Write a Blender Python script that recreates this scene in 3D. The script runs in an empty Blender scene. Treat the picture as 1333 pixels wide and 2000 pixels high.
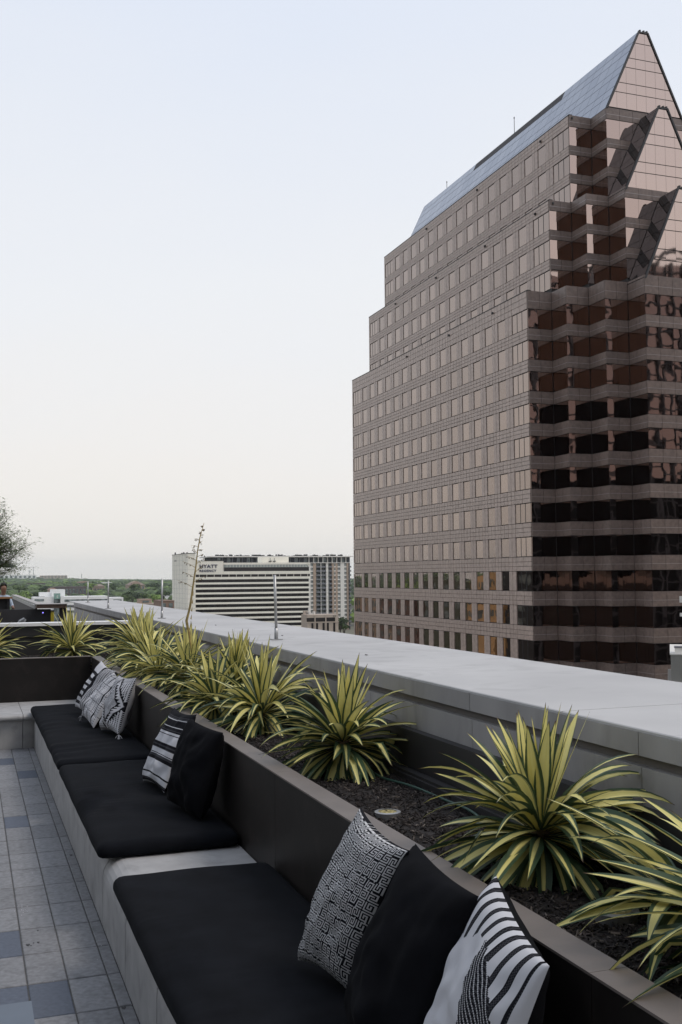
import bpy, bmesh, math, random
import numpy as np
from mathutils import Vector, Matrix, noise as mnoise
R = math.radians
random.seed(7); rng = np.random.default_rng(7)
scene = bpy.context.scene
COL = scene.collection

# ------------------------------------------------------------------ camera
# world: origin at the lens, +Y along the bench and the parapet, deck at z = -2.0
cam_d = bpy.data.cameras.new('camera'); cam = bpy.data.objects.new('camera', cam_d); COL.objects.link(cam)
r_, u_, f_ = Vector((0.94222792, -0.33488501, -0.00765308)), Vector((-0.01319119, -0.05992437, 0.99811576)), Vector((0.33471261, 0.94035158, 0.06087994))
cam.matrix_world = Matrix((( r_.x, u_.x, -f_.x, 0), (r_.y, u_.y, -f_.y, 0), (r_.z, u_.z, -f_.z, 0), (0, 0, 0, 1)))
cam_d.sensor_fit = 'VERTICAL'; cam_d.sensor_height = 36.0; cam_d.lens = 36.72
cam_d.clip_start = 0.05; cam_d.clip_end = 20000
scene.camera = cam

# ------------------------------------------------------------------ sky, sun, exposure
SUN_AZ, SUN_EL = R(122), R(56)           # azimuth clockwise from +Y: high to the right, behind thin overcast
world = bpy.data.worlds.new('World'); scene.world = world; world.use_nodes = True
wn, wl = world.node_tree.nodes, world.node_tree.links
wn.clear()
w_out = wn.new('ShaderNodeOutputWorld'); w_bg = wn.new('ShaderNodeBackground'); w_sky = wn.new('ShaderNodeTexSky')
w_sky.sky_type = 'NISHITA'; w_sky.sun_disc = False; w_sky.sun_elevation = SUN_EL; w_sky.sun_rotation = SUN_AZ
w_sky.air_density = 1.0; w_sky.dust_density = 4.0; w_sky.ozone_density = 1.0
w_tc = wn.new('ShaderNodeTexCoord'); w_sep = wn.new('ShaderNodeSeparateXYZ'); w_ramp = wn.new('ShaderNodeValToRGB'); w_mix = wn.new('ShaderNodeMix')
w_noise = wn.new('ShaderNodeTexNoise'); w_add = wn.new('ShaderNodeMath'); w_mul = wn.new('ShaderNodeVectorMath')
w_mix.data_type = 'RGBA'; w_mix.inputs[0].default_value = 0.90
el = w_ramp.color_ramp.elements                 # thin overcast: milky at the horizon, pale blue overhead
el[0].position = 0.0; el[0].color = (0.935, 0.895, 0.845, 1)
el[1].position = 1.0; el[1].color = (0.68, 0.76, 0.92, 1)
for p, c in ((0.10, (0.93, 0.90, 0.87, 1)), (0.26, (0.89, 0.905, 0.93, 1)), (0.50, (0.79, 0.845, 0.95, 1))):
    e = el.new(p); e.color = c
w_scale = wn.new('ShaderNodeVectorMath'); w_scale.operation = 'SCALE'; w_scale.inputs['Scale'].default_value = 10.5
w_noise.inputs['Scale'].default_value = 2.0; w_noise.inputs['Detail'].default_value = 6
w_mul.operation = 'MULTIPLY'; w_mul.inputs[1].default_value = (1, 1, 2.6)
w_nm = wn.new('ShaderNodeMath'); w_nm.operation = 'MULTIPLY_ADD'; w_nm.inputs[1].default_value = 0.24; w_nm.inputs[2].default_value = -0.12
wl.new(w_tc.outputs['Generated'], w_sep.inputs[0]); wl.new(w_tc.outputs['Generated'], w_mul.inputs[0])
wl.new(w_mul.outputs[0], w_noise.inputs['Vector']); wl.new(w_noise.outputs['Fac'], w_nm.inputs[0])
wl.new(w_sep.outputs['Z'], w_add.inputs[0]); wl.new(w_nm.outputs[0], w_add.inputs[1])
wl.new(w_add.outputs[0], w_ramp.inputs[0]); wl.new(w_ramp.outputs[0], w_scale.inputs[0])
wl.new(w_sky.outputs[0], w_mix.inputs[6]); wl.new(w_scale.outputs[0], w_mix.inputs[7])
wl.new(w_mix.outputs[2], w_bg.inputs[0]); w_bg.inputs[1].default_value = 0.1
wl.new(w_bg.outputs[0], w_out.inputs[0])

sun_d = bpy.data.lights.new('sun', 'SUN'); sun = bpy.data.objects.new('sun', sun_d); COL.objects.link(sun)
sun_d.energy = 1.3; sun_d.angle = R(20); sun_d.color = (1.0, 0.90, 0.80)
sd = Vector((math.sin(SUN_AZ) * math.cos(SUN_EL), math.cos(SUN_AZ) * math.cos(SUN_EL), math.sin(SUN_EL)))
sun.rotation_euler = sd.to_track_quat('Z', 'Y').to_euler()

vs = scene.view_settings
vs.view_transform = 'Standard'; vs.look = 'None'; vs.exposure = 0.0; vs.gamma = 1.0; vs.use_curve_mapping = False
cy = scene.cycles
cy.max_bounces = 10; cy.glossy_bounces = 7; cy.diffuse_bounces = 4; cy.transmission_bounces = 4; cy.volume_bounces = 1; cy.transparent_max_bounces = 8
cy.caustics_reflective = False; cy.caustics_refractive = False

# ------------------------------------------------------------------ helpers
class MB:
    """collects faces in world coordinates; build() links them as ONE mesh object"""
    def __init__(s): s.v = []; s.f = []; s.m = []
    def poly(s, pts, m=0):
        b = len(s.v); s.v += [tuple(p) for p in pts]; s.f.append(tuple(range(b, b + len(pts)))); s.m.append(m)
    def box(s, x0, x1, y0, y1, z0, z1, m=0):
        b = len(s.v)
        s.v += [(x0,y0,z0),(x1,y0,z0),(x1,y1,z0),(x0,y1,z0),(x0,y0,z1),(x1,y0,z1),(x1,y1,z1),(x0,y1,z1)]
        for q in ((0,3,2,1),(4,5,6,7),(0,1,5,4),(1,2,6,5),(2,3,7,6),(3,0,4,7)): s.f.append(tuple(b + i for i in q)); s.m.append(m)
        return s
    def prism(s, pts, d, m=0):
        """polygon pts (world) extruded by vector d"""
        n = len(pts); b = len(s.v); d = Vector(d)
        s.v += [tuple(p) for p in pts] + [tuple(Vector(p) + d) for p in pts]
        s.f.append(tuple(b + i for i in reversed(range(n)))); s.m.append(m)
        s.f.append(tuple(b + n + i for i in range(n))); s.m.append(m)
        for i in range(n):
            j = (i + 1) % n; s.f.append((b + i, b + j, b + n + j, b + n + i)); s.m.append(m)
        return s
    def tube(s, pts, rad, n=6, m=0, cap=True):
        P = [Vector(p) for p in pts]; rr = rad if hasattr(rad, '__len__') else [rad] * len(P)
        b = len(s.v); up = Vector((0.3, 0.2, 1)).normalized()
        for i, p in enumerate(P):
            t = (P[min(i + 1, len(P) - 1)] - P[max(i - 1, 0)]).normalized()
            a = t.cross(up); a = a.normalized() if a.length > 1e-4 else Vector((1, 0, 0)); c = t.cross(a).normalized()
            for k in range(n):
                w = 2 * math.pi * k / n; s.v.append(tuple(p + (a * math.cos(w) + c * math.sin(w)) * rr[i]))
        for i in range(len(P) - 1):
            for k in range(n):
                k2 = (k + 1) % n; s.f.append((b + i*n + k, b + i*n + k2, b + (i+1)*n + k2, b + (i+1)*n + k)); s.m.append(m)
        if cap:
            s.f.append(tuple(b + k for k in reversed(range(n)))); s.m.append(m)
            e = b + (len(P) - 1) * n; s.f.append(tuple(e + k for k in range(n))); s.m.append(m)
        return s
    def mesh(s, name, mats, off=(0, 0, 0), smooth=False, recalc=True):
        me = bpy.data.meshes.new(name)
        o = Vector(off); me.from_pydata([tuple(Vector(p) - o) for p in s.v], [], s.f)
        for mt in (mats if isinstance(mats, (list, tuple)) else [mats]): me.materials.append(mt)
        if any(s.m): me.polygons.foreach_set('material_index', s.m)
        if recalc:
            bm = bmesh.new(); bm.from_mesh(me); bmesh.ops.recalc_face_normals(bm, faces=bm.faces); bm.to_mesh(me); bm.free()
        if smooth: me.polygons.foreach_set('use_smooth', [True] * len(me.polygons))
        me.update(); return me
    def build(s, name, mats, parent=None, smooth=False, recalc=True):
        off = wloc(parent) if parent else Vector((0, 0, 0))
        return link(name, s.mesh(name, mats, off, smooth, recalc), parent)

def wloc(o):
    p = Vector((0, 0, 0))
    while o: p += o.location; o = o.parent
    return p
def link(name, data, parent=None, loc=None):
    o = bpy.data.objects.new(name, data); COL.objects.link(o)
    if parent: o.parent = parent
    if loc is not None: o.location = loc
    return o
def tag(o, label=None, cat=None, group=None, kind=None):
    if label: o['label'] = label
    if cat: o['category'] = cat
    if group: o['group'] = group
    if kind: o['kind'] = kind
    return o
def thing(name, label, cat, loc=(0, 0, 0), group=None):
    o = link(name, None, None, loc); o.empty_display_size = 0.1
    return tag(o, label, cat, group)

# ---- materials
MATS = {}
def mat(name, col, rough=0.6, metal=0.0, var=0.0, vscale=5.0, bump=0.0, bscale=40.0, spec=0.5, col2=None, obj_rand=0.0, stretch=None, sheen=0.0, detail=4, stain=0.0, sscale=4.0):
    if name in MATS: return MATS[name]
    m = bpy.data.materials.new(name); m.use_nodes = True; MATS[name] = m
    n, l = m.node_tree.nodes, m.node_tree.links; b = n['Principled BSDF']
    b.inputs['Roughness'].default_value = rough; b.inputs['Metallic'].default_value = metal; b.inputs['Specular IOR Level'].default_value = spec
    b.inputs['Base Color'].default_value = (*col, 1)
    if sheen: b.inputs['Sheen Weight'].default_value = sheen
    tc = n.new('ShaderNodeTexCoord'); geo = n.new('ShaderNodeNewGeometry'); vec = geo.outputs['Position']
    if stretch:
        mp = n.new('ShaderNodeMapping'); mp.inputs['Scale'].default_value = stretch; l.new(vec, mp.inputs[0]); vec = mp.outputs[0]
    colsock = None
    if var or col2:
        t = n.new('ShaderNodeTexNoise'); t.inputs['Scale'].default_value = vscale; t.inputs['Detail'].default_value = detail; l.new(vec, t.inputs['Vector'])
        rp = n.new('ShaderNodeValToRGB'); l.new(t.outputs['Fac'], rp.inputs[0])
        c2 = col2 or col
        rp.color_ramp.elements[0].position = 0.3; rp.color_ramp.elements[1].position = 0.7
        rp.color_ramp.elements[0].color = (*[c * (1 - var) for c in col], 1); rp.color_ramp.elements[1].color = (*[c * (1 + var) for c in c2], 1)
        colsock = rp.outputs[0]
    if obj_rand:
        oi = n.new('ShaderNodeObjectInfo'); ma = n.new('ShaderNodeMath'); ma.operation = 'MULTIPLY_ADD'
        ma.inputs[1].default_value = 2 * obj_rand; ma.inputs[2].default_value = 1 - obj_rand; l.new(oi.outputs['Random'], ma.inputs[0])
        sc = n.new('ShaderNodeVectorMath'); sc.operation = 'SCALE'; l.new(ma.outputs[0], sc.inputs['Scale'])
        if colsock: l.new(colsock, sc.inputs[0])
        else: sc.inputs[0].default_value = col
        colsock = sc.outputs[0]
    if stain and colsock:      # water marks and grime with outlines of their own
        t3 = n.new('ShaderNodeTexNoise'); t3.inputs['Scale'].default_value = sscale; t3.inputs['Detail'].default_value = 9; t3.inputs['Distortion'].default_value = .8; l.new(vec, t3.inputs['Vector'])
        r3 = n.new('ShaderNodeMapRange'); r3.inputs[1].default_value = .52; r3.inputs[2].default_value = .66; r3.inputs[3].default_value = 1.0; r3.inputs[4].default_value = 1 - stain; l.new(t3.outputs['Fac'], r3.inputs[0])
        s3 = n.new('ShaderNodeVectorMath'); s3.operation = 'SCALE'; l.new(colsock, s3.inputs[0]); l.new(r3.outputs[0], s3.inputs['Scale']); colsock = s3.outputs[0]
    if colsock: l.new(colsock, b.inputs['Base Color'])
    if bump:
        t2 = n.new('ShaderNodeTexNoise'); t2.inputs['Scale'].default_value = bscale; t2.inputs['Detail'].default_value = 3; l.new(vec, t2.inputs['Vector'])
        bp = n.new('ShaderNodeBump'); bp.inputs['Strength'].default_value = bump; bp.inputs['Distance'].default_value = 0.6 / bscale
        l.new(t2.outputs['Fac'], bp.inputs['Height']); l.new(bp.outputs[0], b.inputs['Normal'])
    return m

def glass_mat(name, tint, rough=0.02, wave=0.0, wscale=0.6, pane_tilt=0.0, obj_rand=0.0):
    """mirror-coated facade glass: tinted reflection with slightly wavy panes"""
    m = bpy.data.materials.new(name); m.use_nodes = True
    n, l = m.node_tree.nodes, m.node_tree.links; b = n['Principled BSDF']
    b.inputs['Base Color'].default_value = (*tint, 1); b.inputs['Metallic'].default_value = 1.0; b.inputs['Roughness'].default_value = rough
    geo = n.new('ShaderNodeNewGeometry'); nrm = geo.outputs['Normal']
    if wave:
        t = n.new('ShaderNodeTexNoise'); t.inputs['Scale'].default_value = wscale; t.inputs['Detail'].default_value = 1.5
        l.new(geo.outputs['Position'], t.inputs['Vector'])
        bp = n.new('ShaderNodeBump'); bp.inputs['Strength'].default_value = 1.0; bp.inputs['Distance'].default_value = wave
        l.new(t.outputs['Fac'], bp.inputs['Height']); nrm = bp.outputs[0]
    if pane_tilt:
        oi = n.new('ShaderNodeObjectInfo'); wnz = n.new('ShaderNodeTexWhiteNoise'); wnz.noise_dimensions = '1D'; l.new(oi.outputs['Random'], wnz.inputs['W'])
        sb = n.new('ShaderNodeVectorMath'); sb.operation = 'SUBTRACT'; sb.inputs[1].default_value = (.5, .5, .5); l.new(wnz.outputs['Color'], sb.inputs[0])
        sc = n.new('ShaderNodeVectorMath'); sc.operation = 'SCALE'; sc.inputs['Scale'].default_value = pane_tilt; l.new(sb.outputs[0], sc.inputs[0])
        ad = n.new('ShaderNodeVectorMath'); l.new(sc.outputs[0], ad.inputs[0]); l.new(nrm, ad.inputs[1])
        nn = n.new('ShaderNodeVectorMath'); nn.operation = 'NORMALIZE'; l.new(ad.outputs[0], nn.inputs[0]); nrm = nn.outputs[0]
    if wave or pane_tilt: l.new(nrm, b.inputs['Normal'])
    if obj_rand:      # blinds and coatings differ a little from pane to pane
        o2 = n.new('ShaderNodeObjectInfo'); ma = n.new('ShaderNodeMath'); ma.operation = 'MULTIPLY_ADD'; ma.inputs[1].default_value = 2 * obj_rand; ma.inputs[2].default_value = 1 - obj_rand
        s2 = n.new('ShaderNodeVectorMath'); s2.operation = 'SCALE'; s2.inputs[0].default_value = tint; l.new(o2.outputs['Random'], ma.inputs[0]); l.new(ma.outputs[0], s2.inputs['Scale']); l.new(s2.outputs[0], b.inputs['Base Color'])
    MATS[name] = m
    return m

# ------------------------------------------------------------------ materials
DECK = -2.0
m_paver = mat('paver_grey', (0.178, 0.180, 0.186), 0.8, var=0.13, vscale=34, bump=0.12, bscale=160, stain=.18, sscale=9, obj_rand=0.10, col2=(0.208, 0.211, 0.22), detail=8)
m_paver_d = mat('paver_blue', (0.075, 0.089, 0.118), 0.7, var=0.16, vscale=40, bump=0.1, bscale=160, obj_rand=0.12, detail=8)
m_grout = mat('grout', (0.07, 0.068, 0.065), 0.95, var=0.3, vscale=20)
m_stone = mat('bench_stone', (0.345, 0.34, 0.335), 0.7, stain=.16, sscale=6, var=0.14, vscale=5, detail=8, bump=0.12, bscale=150, obj_rand=0.06)
m_conc = mat('parapet_concrete', (0.33, 0.32, 0.31), 0.85, stain=.2, sscale=3.5, var=0.14, vscale=3.0, bump=0.12, bscale=60, stretch=(1, 1, 0.35), obj_rand=0.05)
m_cope = mat('parapet_coping', (0.445, 0.44, 0.435), 0.8, stain=.13, sscale=2.6, var=0.07, vscale=1.3, bump=0.15, bscale=220, col2=(0.475, 0.47, 0.462), detail=8)
m_groove = mat('groove', (0.20, 0.185, 0.175), 0.9)
m_black = mat('black_fabric', (0.0062, 0.0070, 0.0092), 0.95, var=.25, vscale=7, bump=0.3, bscale=500, spec=0.10, detail=9)
m_blackp = mat('black_pillow_fabric', (0.0052, 0.0055, 0.0070), 0.95, var=.25, vscale=9, bump=0.3, bscale=600, spec=0.08, detail=9)
m_brown = mat('planter_bronze', (0.014, 0.0115, 0.0105), 0.5, stain=-.5, sscale=5, var=0.25, vscale=4, bump=0.02, bscale=30, spec=.25, detail=8)
m_cap = mat('planter_cap', (0.17, 0.145, 0.13), 0.5, var=0.10, vscale=6, metal=0.15, bump=0.03, bscale=60)
m_liner = mat('planter_liner', (0.022, 0.021, 0.022), 0.6, var=0.2, vscale=4)
m_mulch = mat('mulch_soil', (0.016, 0.013, 0.012), 1.0, var=0.5, vscale=30, bump=1.0, bscale=60)
m_chipA = mat('bark_chip', (0.026, 0.020, 0.018), 0.9, var=0.5, vscale=14)
m_chipB = mat('dry_chip', (0.12, 0.10, 0.085), 0.9, var=0.3, vscale=14)
m_metal = mat('galvanised_steel', (0.42, 0.42, 0.42), 0.4, metal=0.8, var=0.1)
m_white_y = mat('white_yarn', (0.53, 0.53, 0.55), 0.95, bump=0.35, bscale=420, spec=0.1)
m_black_y = mat('black_yarn', (0.012, 0.012, 0.015), 0.95, bump=0.35, bscale=420, spec=0.1)
m_grey_y = mat('charcoal_yarn', (0.05, 0.05, 0.056), 0.95, bump=0.35, bscale=420, spec=0.1)

# ------------------------------------------------------------------ deck
mb = MB(); mb.box(-9, 2.4, -6, 60, DECK - 0.35, DECK - 0.006)
tag(mb.build('terrace_deck', m_grout), kind='structure')
deck = bpy.data.objects['terrace_deck']
TX, TY = 0.1935, 0.4275
xs_right = 0.685
DARK = {(0, 8.6), (1, 3.9)}
dark_px = [(0.59, 11.25), (0.20, 11.8), (0.395, 9.0), (0.10, 10.2), (0.395, 5.3), (0.20, 6.05), (0.20, 5.3), (-0.1, 7.4), (-0.3, 5.0), (0.395, 12.3), (-0.1, 9.1), (-0.5, 8.1), (-0.3, 6.6), (0.0, 11.0)]
def paver_mesh(name, w, m):
    b = MB(); t = 0.003; e = 0.004
    x0, x1, y0, y1 = t, w - t, t + .002, TY - t - .002
    b.v = [(x0, y0, -.03), (x1, y0, -.03), (x1, y1, -.03), (x0, y1, -.03), (x0, y0, -e), (x1, y0, -e), (x1, y1, -e), (x0, y1, -e),
           (x0 + e, y0 + e, 0), (x1 - e, y0 + e, 0), (x1 - e, y1 - e, 0), (x0 + e, y1 - e, 0)]
    for i in range(4):
        j = (i + 1) % 4; b.f += [(i, j, 4 + j, 4 + i), (4 + i, 4 + j, 8 + j, 8 + i)]
    b.f.append((8, 9, 10, 11)); b.m = [0] * len(b.f)
    return b.mesh(name, m)
pm_g, pm_d = paver_mesh('paver', TX, m_paver), paver_mesh('paver', TX, m_paver_d)
pm_s = paver_mesh('paver', 0.067, m_paver)
y_off = 3.93 * 1.29 - 3 * TY
npv = 0
rest = MB()
for ci in range(-1, 19):
    x0 = xs_right - (ci + 1) * TX if ci >= 0 else xs_right
    for rj in range(-9, 24):
        y0 = y_off + rj * TY
        if y0 > 12.95: continue
        xc, yc = x0 + (TX if ci >= 0 else .067) / 2, y0 + TY / 2
        dark = ci >= 0 and any(abs(xc - a) < TX / 2 and abs(yc - b) < TY / 2 for a, b in dark_px)
        if ci <= 9 and y0 > 2.0 and npv < 290:
            o = link('paver', pm_s if ci < 0 else (pm_d if dark else pm_g), deck, (x0, y0, DECK + rng.normal() * 0.0006)); npv += 1
        elif not dark or True:
            rest.box(x0 + .0022, x0 + (TX if ci >= 0 else .067) - .0022, y0 + .0022, y0 + TY - .0022, DECK - .03, DECK - 0.0005)
tag(rest.build('paver_field', m_paver, deck), kind='stuff')
mb = MB(); mb.box(-9, 2.395, 16.3, 48, DECK - .03, DECK)
tag(mb.build('far_deck_paving', m_paver), kind='structure')
# gum spots and small debris on the pavers
db = MB()
for (x, y, s_) in ((.33, 6.08, .008), (.385, 6.1, .005), (.395, 6.3, .004), (.705, 5.05, .008), (.72, 7.9, .008), (.36, 6.1, .003), (.345, 6.06, .003)):
    db.prism([(x + s_ * 1.4 * math.cos(a), y + s_ * 2.2 * math.sin(a) * (1 + .3 * math.sin(3 * a)), DECK + .0005) for a in np.linspace(0, 2 * math.pi, 9)[:-1]], (0, 0, .0012))
tag(db.build('dark_debris_on_paving', m_liner), kind='stuff')
db = MB()
for k in range(26):
    x, y = .33 + rng.normal() * .03, 6.72 + rng.normal() * .06
    if k > 14: x, y = rng.uniform(.1, .74), rng.uniform(5, 9)
    s_ = rng.uniform(.0015, .004); db.box(x, x + s_, y, y + s_ * 2, DECK + .0004, DECK + .002)
tag(db.build('pale_specks_on_paving', m_white_y), kind='stuff')

# ------------------------------------------------------------------ stone benches
BX0, BX1, BZ = 0.75, 1.54, -1.60
def bench_profile(r=0.12, n=7):
    pts = [(BX0, DECK + .0005), (BX0, BZ - r)]
    pts += [(BX0 + r - r * math.cos(a), BZ - r + r * math.sin(a)) for a in np.linspace(0, math.pi / 2, n)[1:]]
    return pts + [(BX1, BZ), (BX1, DECK + .0005)]
bench = thing('stone_bench', 'long pale stone bench with rounded edge along the planter', 'bench', (1.1, 8, DECK))
prof = bench_profile(); bl = 0.92
mb = MB(); mb.prism([(x, 0.006, z) for x, z in prof], (0, bl - 0.012, 0)); bm_block = mb.mesh('bench_block', m_stone)
y = 5.33 - 4 * bl
while y < 12.9:
    ln = min(bl, 12.95 - y)
    o = link('bench_block', bm_block, bench, Vector((0, y, 0)) - bench.location)
    if ln < bl: o.scale.y = ln / bl
    y += bl
bench2 = thing('stone_bench', 'pale stone bench with overhanging rounded seat across the far end', 'bench', (0.5, 13.6, DECK))
x = BX1
while x > -3.2:
    x0 = x - 0.92
    mb = MB()
    mb.box(x0 + .003, x - .003, 12.99, 14.24, DECK + .0005, BZ - 0.075)
    rr = 0.036; pr = [(14.24, BZ - .0745), (12.97, BZ - .0745)] + [(12.97 - rr * math.sin(a) * 1.3, BZ - .0375 - rr * math.cos(a)) for a in np.linspace(0, math.pi, 8)] + [(12.97, BZ), (14.24, BZ)]
    mb.prism([(x0 + .003, yy, zz) for yy, zz in pr], (0.914, 0, 0))
    mb.build('bench_block', m_stone, bench2); x = x0

# ------------------------------------------------------------------ planters (bronze metal boxes)
PZ = -1.04
pl1 = thing('planter', 'long dark bronze metal planter behind the bench seat', 'planter', (1.6, 8, DECK))
y = 5.42 - 2 * 3.0
ends = []
while y < 14.2: ends.append((y, min(y + 3.0, 14.25))); y += 3.0
for a, b in ends:
    mb = MB(); mb.box(1.545, 1.65, a + .002, b - .002, BZ - .2, PZ - .008); mb.build('panel', m_brown, pl1)
    mb = MB(); mb.box(1.54, 1.655, a + .001, b - .001, PZ - .0078, PZ); mb.build('cap', m_cap, pl1)
mb = MB(); mb.box(2.345, 2.397, -0.6, 15.9, -1.4, -.87); mb.build('liner', m_liner, pl1)
mb = MB(); mb.box(2.27, 2.34, -0.6, 15.85, -1.15, -1.09); mb.box(2.285, 2.335, -.6, 15.85, -1.09, -1.075); mb.build('edge_channel', m_liner, pl1)
pl2 = thing('planter', 'dark bronze metal planter across the far end of the terrace', 'planter', (0, 14.3, DECK))
mb = MB(); mb.box(-3.2, 1.538, 14.255, 14.36, BZ - .2, PZ - .008); mb.build('panel', m_brown, pl2)
mb = MB(); mb.box(-3.2, 1.537, 14.25, 14.365, PZ - .0078, PZ); mb.build('cap', m_cap, pl2)
# dark end wall with pale coping behind the far planter
ew = thing('end_wall', 'low black end wall with white metal coping behind the far planter', 'wall', (0, 16.1, DECK))
mb = MB(); mb.box(-3.2, 2.34, 15.98, 16.2, DECK, -.86); mb.build('lower_panel', m_liner, ew)
mb = MB(); mb.box(-3.2, 2.394, 15.93, 16.2, -.835, -.70); mb.build('upper_panel', m_liner, ew)
mb = MB(); mb.box(-3.2, 2.34, 15.95, 16.19, -.86, -.836); mb.build('reveal', mat('reveal_grey', (.09, .09, .09), .4, metal=.5), ew)
mb = MB(); mb.box(-3.2, 2.394, 15.90, 16.24, -.699, -.655); mb.build('coping', mat('white_coping', (.82, .82, .83), .4, var=.04), ew)

# ---- mulch
def mulch(name, x0, x1, y0, y1, nchip, label):
    b = MB(); nx, ny = max(4, int((x1 - x0) / .05)), int((y1 - y0) / .05)
    def hz(x, y): return -1.125 + .03 * mnoise.noise(Vector((x * 2.2, y * 2.2, 3))) + .014 * mnoise.noise(Vector((x * 9, y * 9, 1)))
    for j in range(ny + 1):
        for i in range(nx + 1):
            x, y = x0 + (x1 - x0) * i / nx, y0 + (y1 - y0) * j / ny; b.v.append((x, y, hz(x, y)))
    for j in range(ny):
        for i in range(nx):
            q = j * (nx + 1) + i; b.f.append((q, q + 1, q + nx + 2, q + nx + 1)); b.m.append(0)
    for k in range(nchip):
        x, y = rng.uniform(x0 + .03, x1 - .03), y0 + (y1 - y0) * rng.uniform(0, 1) ** 1.3
        c = Vector((x, y, hz(x, y) + .006)); L, w, t = rng.uniform(.008, .034), rng.uniform(.002, .006), rng.uniform(.0012, .0035)
        M = Matrix.Rotation(rng.uniform(0, 6.3), 3, 'Z') @ Matrix.Rotation(rng.normal() * .45, 3, 'Y') @ Matrix.Rotation(rng.normal() * .5, 3, 'X')
        m = 2 if rng.uniform() < .09 else 1
        bb = len(b.v)
        for dx, dy, dz in ((-L,-w*.4,-t),(L,-w*.2,-t),(L*.9,w*.5,-t),(-L*.8,w,-t),(-L,-w*.4,t),(L,-w*.2,t),(L*.9,w*.5,t),(-L*.8,w,t)):
            b.v.append(tuple(c + M @ Vector((dx / 2 * 1.2, dy, dz))))
        for q in ((4,5,6,7),(0,1,5,4),(1,2,6,5),(2,3,7,6),(3,0,4,7)): b.f.append(tuple(bb + i for i in q)); b.m.append(m)
    o = b.build(name, [m_mulch, m_chipA, m_chipB], None, recalc=False)
    return tag(o, label, 'mulch', kind='stuff')
mulch('bark_mulch', 1.65, 2.345, 0.5, 15.9, 24000, 'dark shredded bark mulch filling the long planter')
mulch('bark_mulch', -3.2, 1.65, 14.36, 15.98, 1500, 'dark bark mulch filling the far planter')

# ------------------------------------------------------------------ parapet
PT, PXI, PXO = -.588, 2.40, 3.61
par = thing('parapet', 'wide pale concrete parapet with flat coping beside the planter', 'parapet', (3.0, 12, DECK))
seams = [-6.85, -1.45, 3.95, 9.35, 14.75, 20.15, 27.4]
for a, b in zip(seams[:-1], seams[1:]):
    mb = MB(); mb.prism([(PXI + .004, a + .004, PT - .012), (PXI + .004, a + .004, PT - .004), (PXI + .008, a + .004, PT), (PXO - .01, a + .004, PT + .004), (PXO, a + .004, PT), (PXO, a + .004, PT - .012)], (0, b - a - .008, 0))
    mb.build('coping', m_cope, par)
y = 3.4 - 1.42 * 4
while y < 26:
    mb = MB(); mb.box(PXI, PXO - .05, y + .002, y + 1.418, PT - .10, PT - .0125); mb.build('fascia_block', m_conc, par)
    mb = MB(); mb.box(PXI + .012, PXO - .05, y + .002, y + 1.418, DECK - .3, PT - .145); mb.build('wall_block', m_conc, par)
    y += 1.42
mb = MB(); mb.box(PXI + .05, PXO - .06, -2, 27.3, PT - .15, PT - .099); mb.build('groove', m_groove, par)
# small drain spots on the coping
for (x, y) in ((2.75, 7.2), (2.8, 12.4), (2.9, 9.9)):
    mb = MB(); mb.box(x, x + .012, y, y + .028, PT + .0045, PT + .009); mb.build('fixing_stub', m_liner, par)
# poles
for i, (x, y, h, lx, lab) in enumerate(((2.68, 9.34, .60, -.012, 'slim steel pole on the parapet, nearest and tallest of the four'), (2.59, 14.9, .565, .002, 'slim steel pole on the parapet left of the striped hotel'),
                                  (2.48, 20.1, .53, .001, 'slim steel pole on the parapet, third from the camera'), (2.65, 25.3, .50, -.003, 'short steel pole on the parapet, farthest of the four'))):
    p = thing('steel_pole', lab, 'pole', (x, y, PT), 'steel poles standing on the parapet')
    mb = MB(); mb.tube([(x, y, PT + .10), (x + lx, y, PT + h)], .013, 10); mb.build('shaft', m_metal, p, smooth=True)
    mb = MB(); mb.tube([(x, y, PT + .004), (x, y, PT + .11)], .018, 10); mb.build('sleeve', m_metal, p, smooth=True)
    mb = MB(); mb.box(x - .05, x + .05, y - .05, y + .05, PT + .0035, PT + .012); mb.build('base_plate', m_metal, p)

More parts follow.
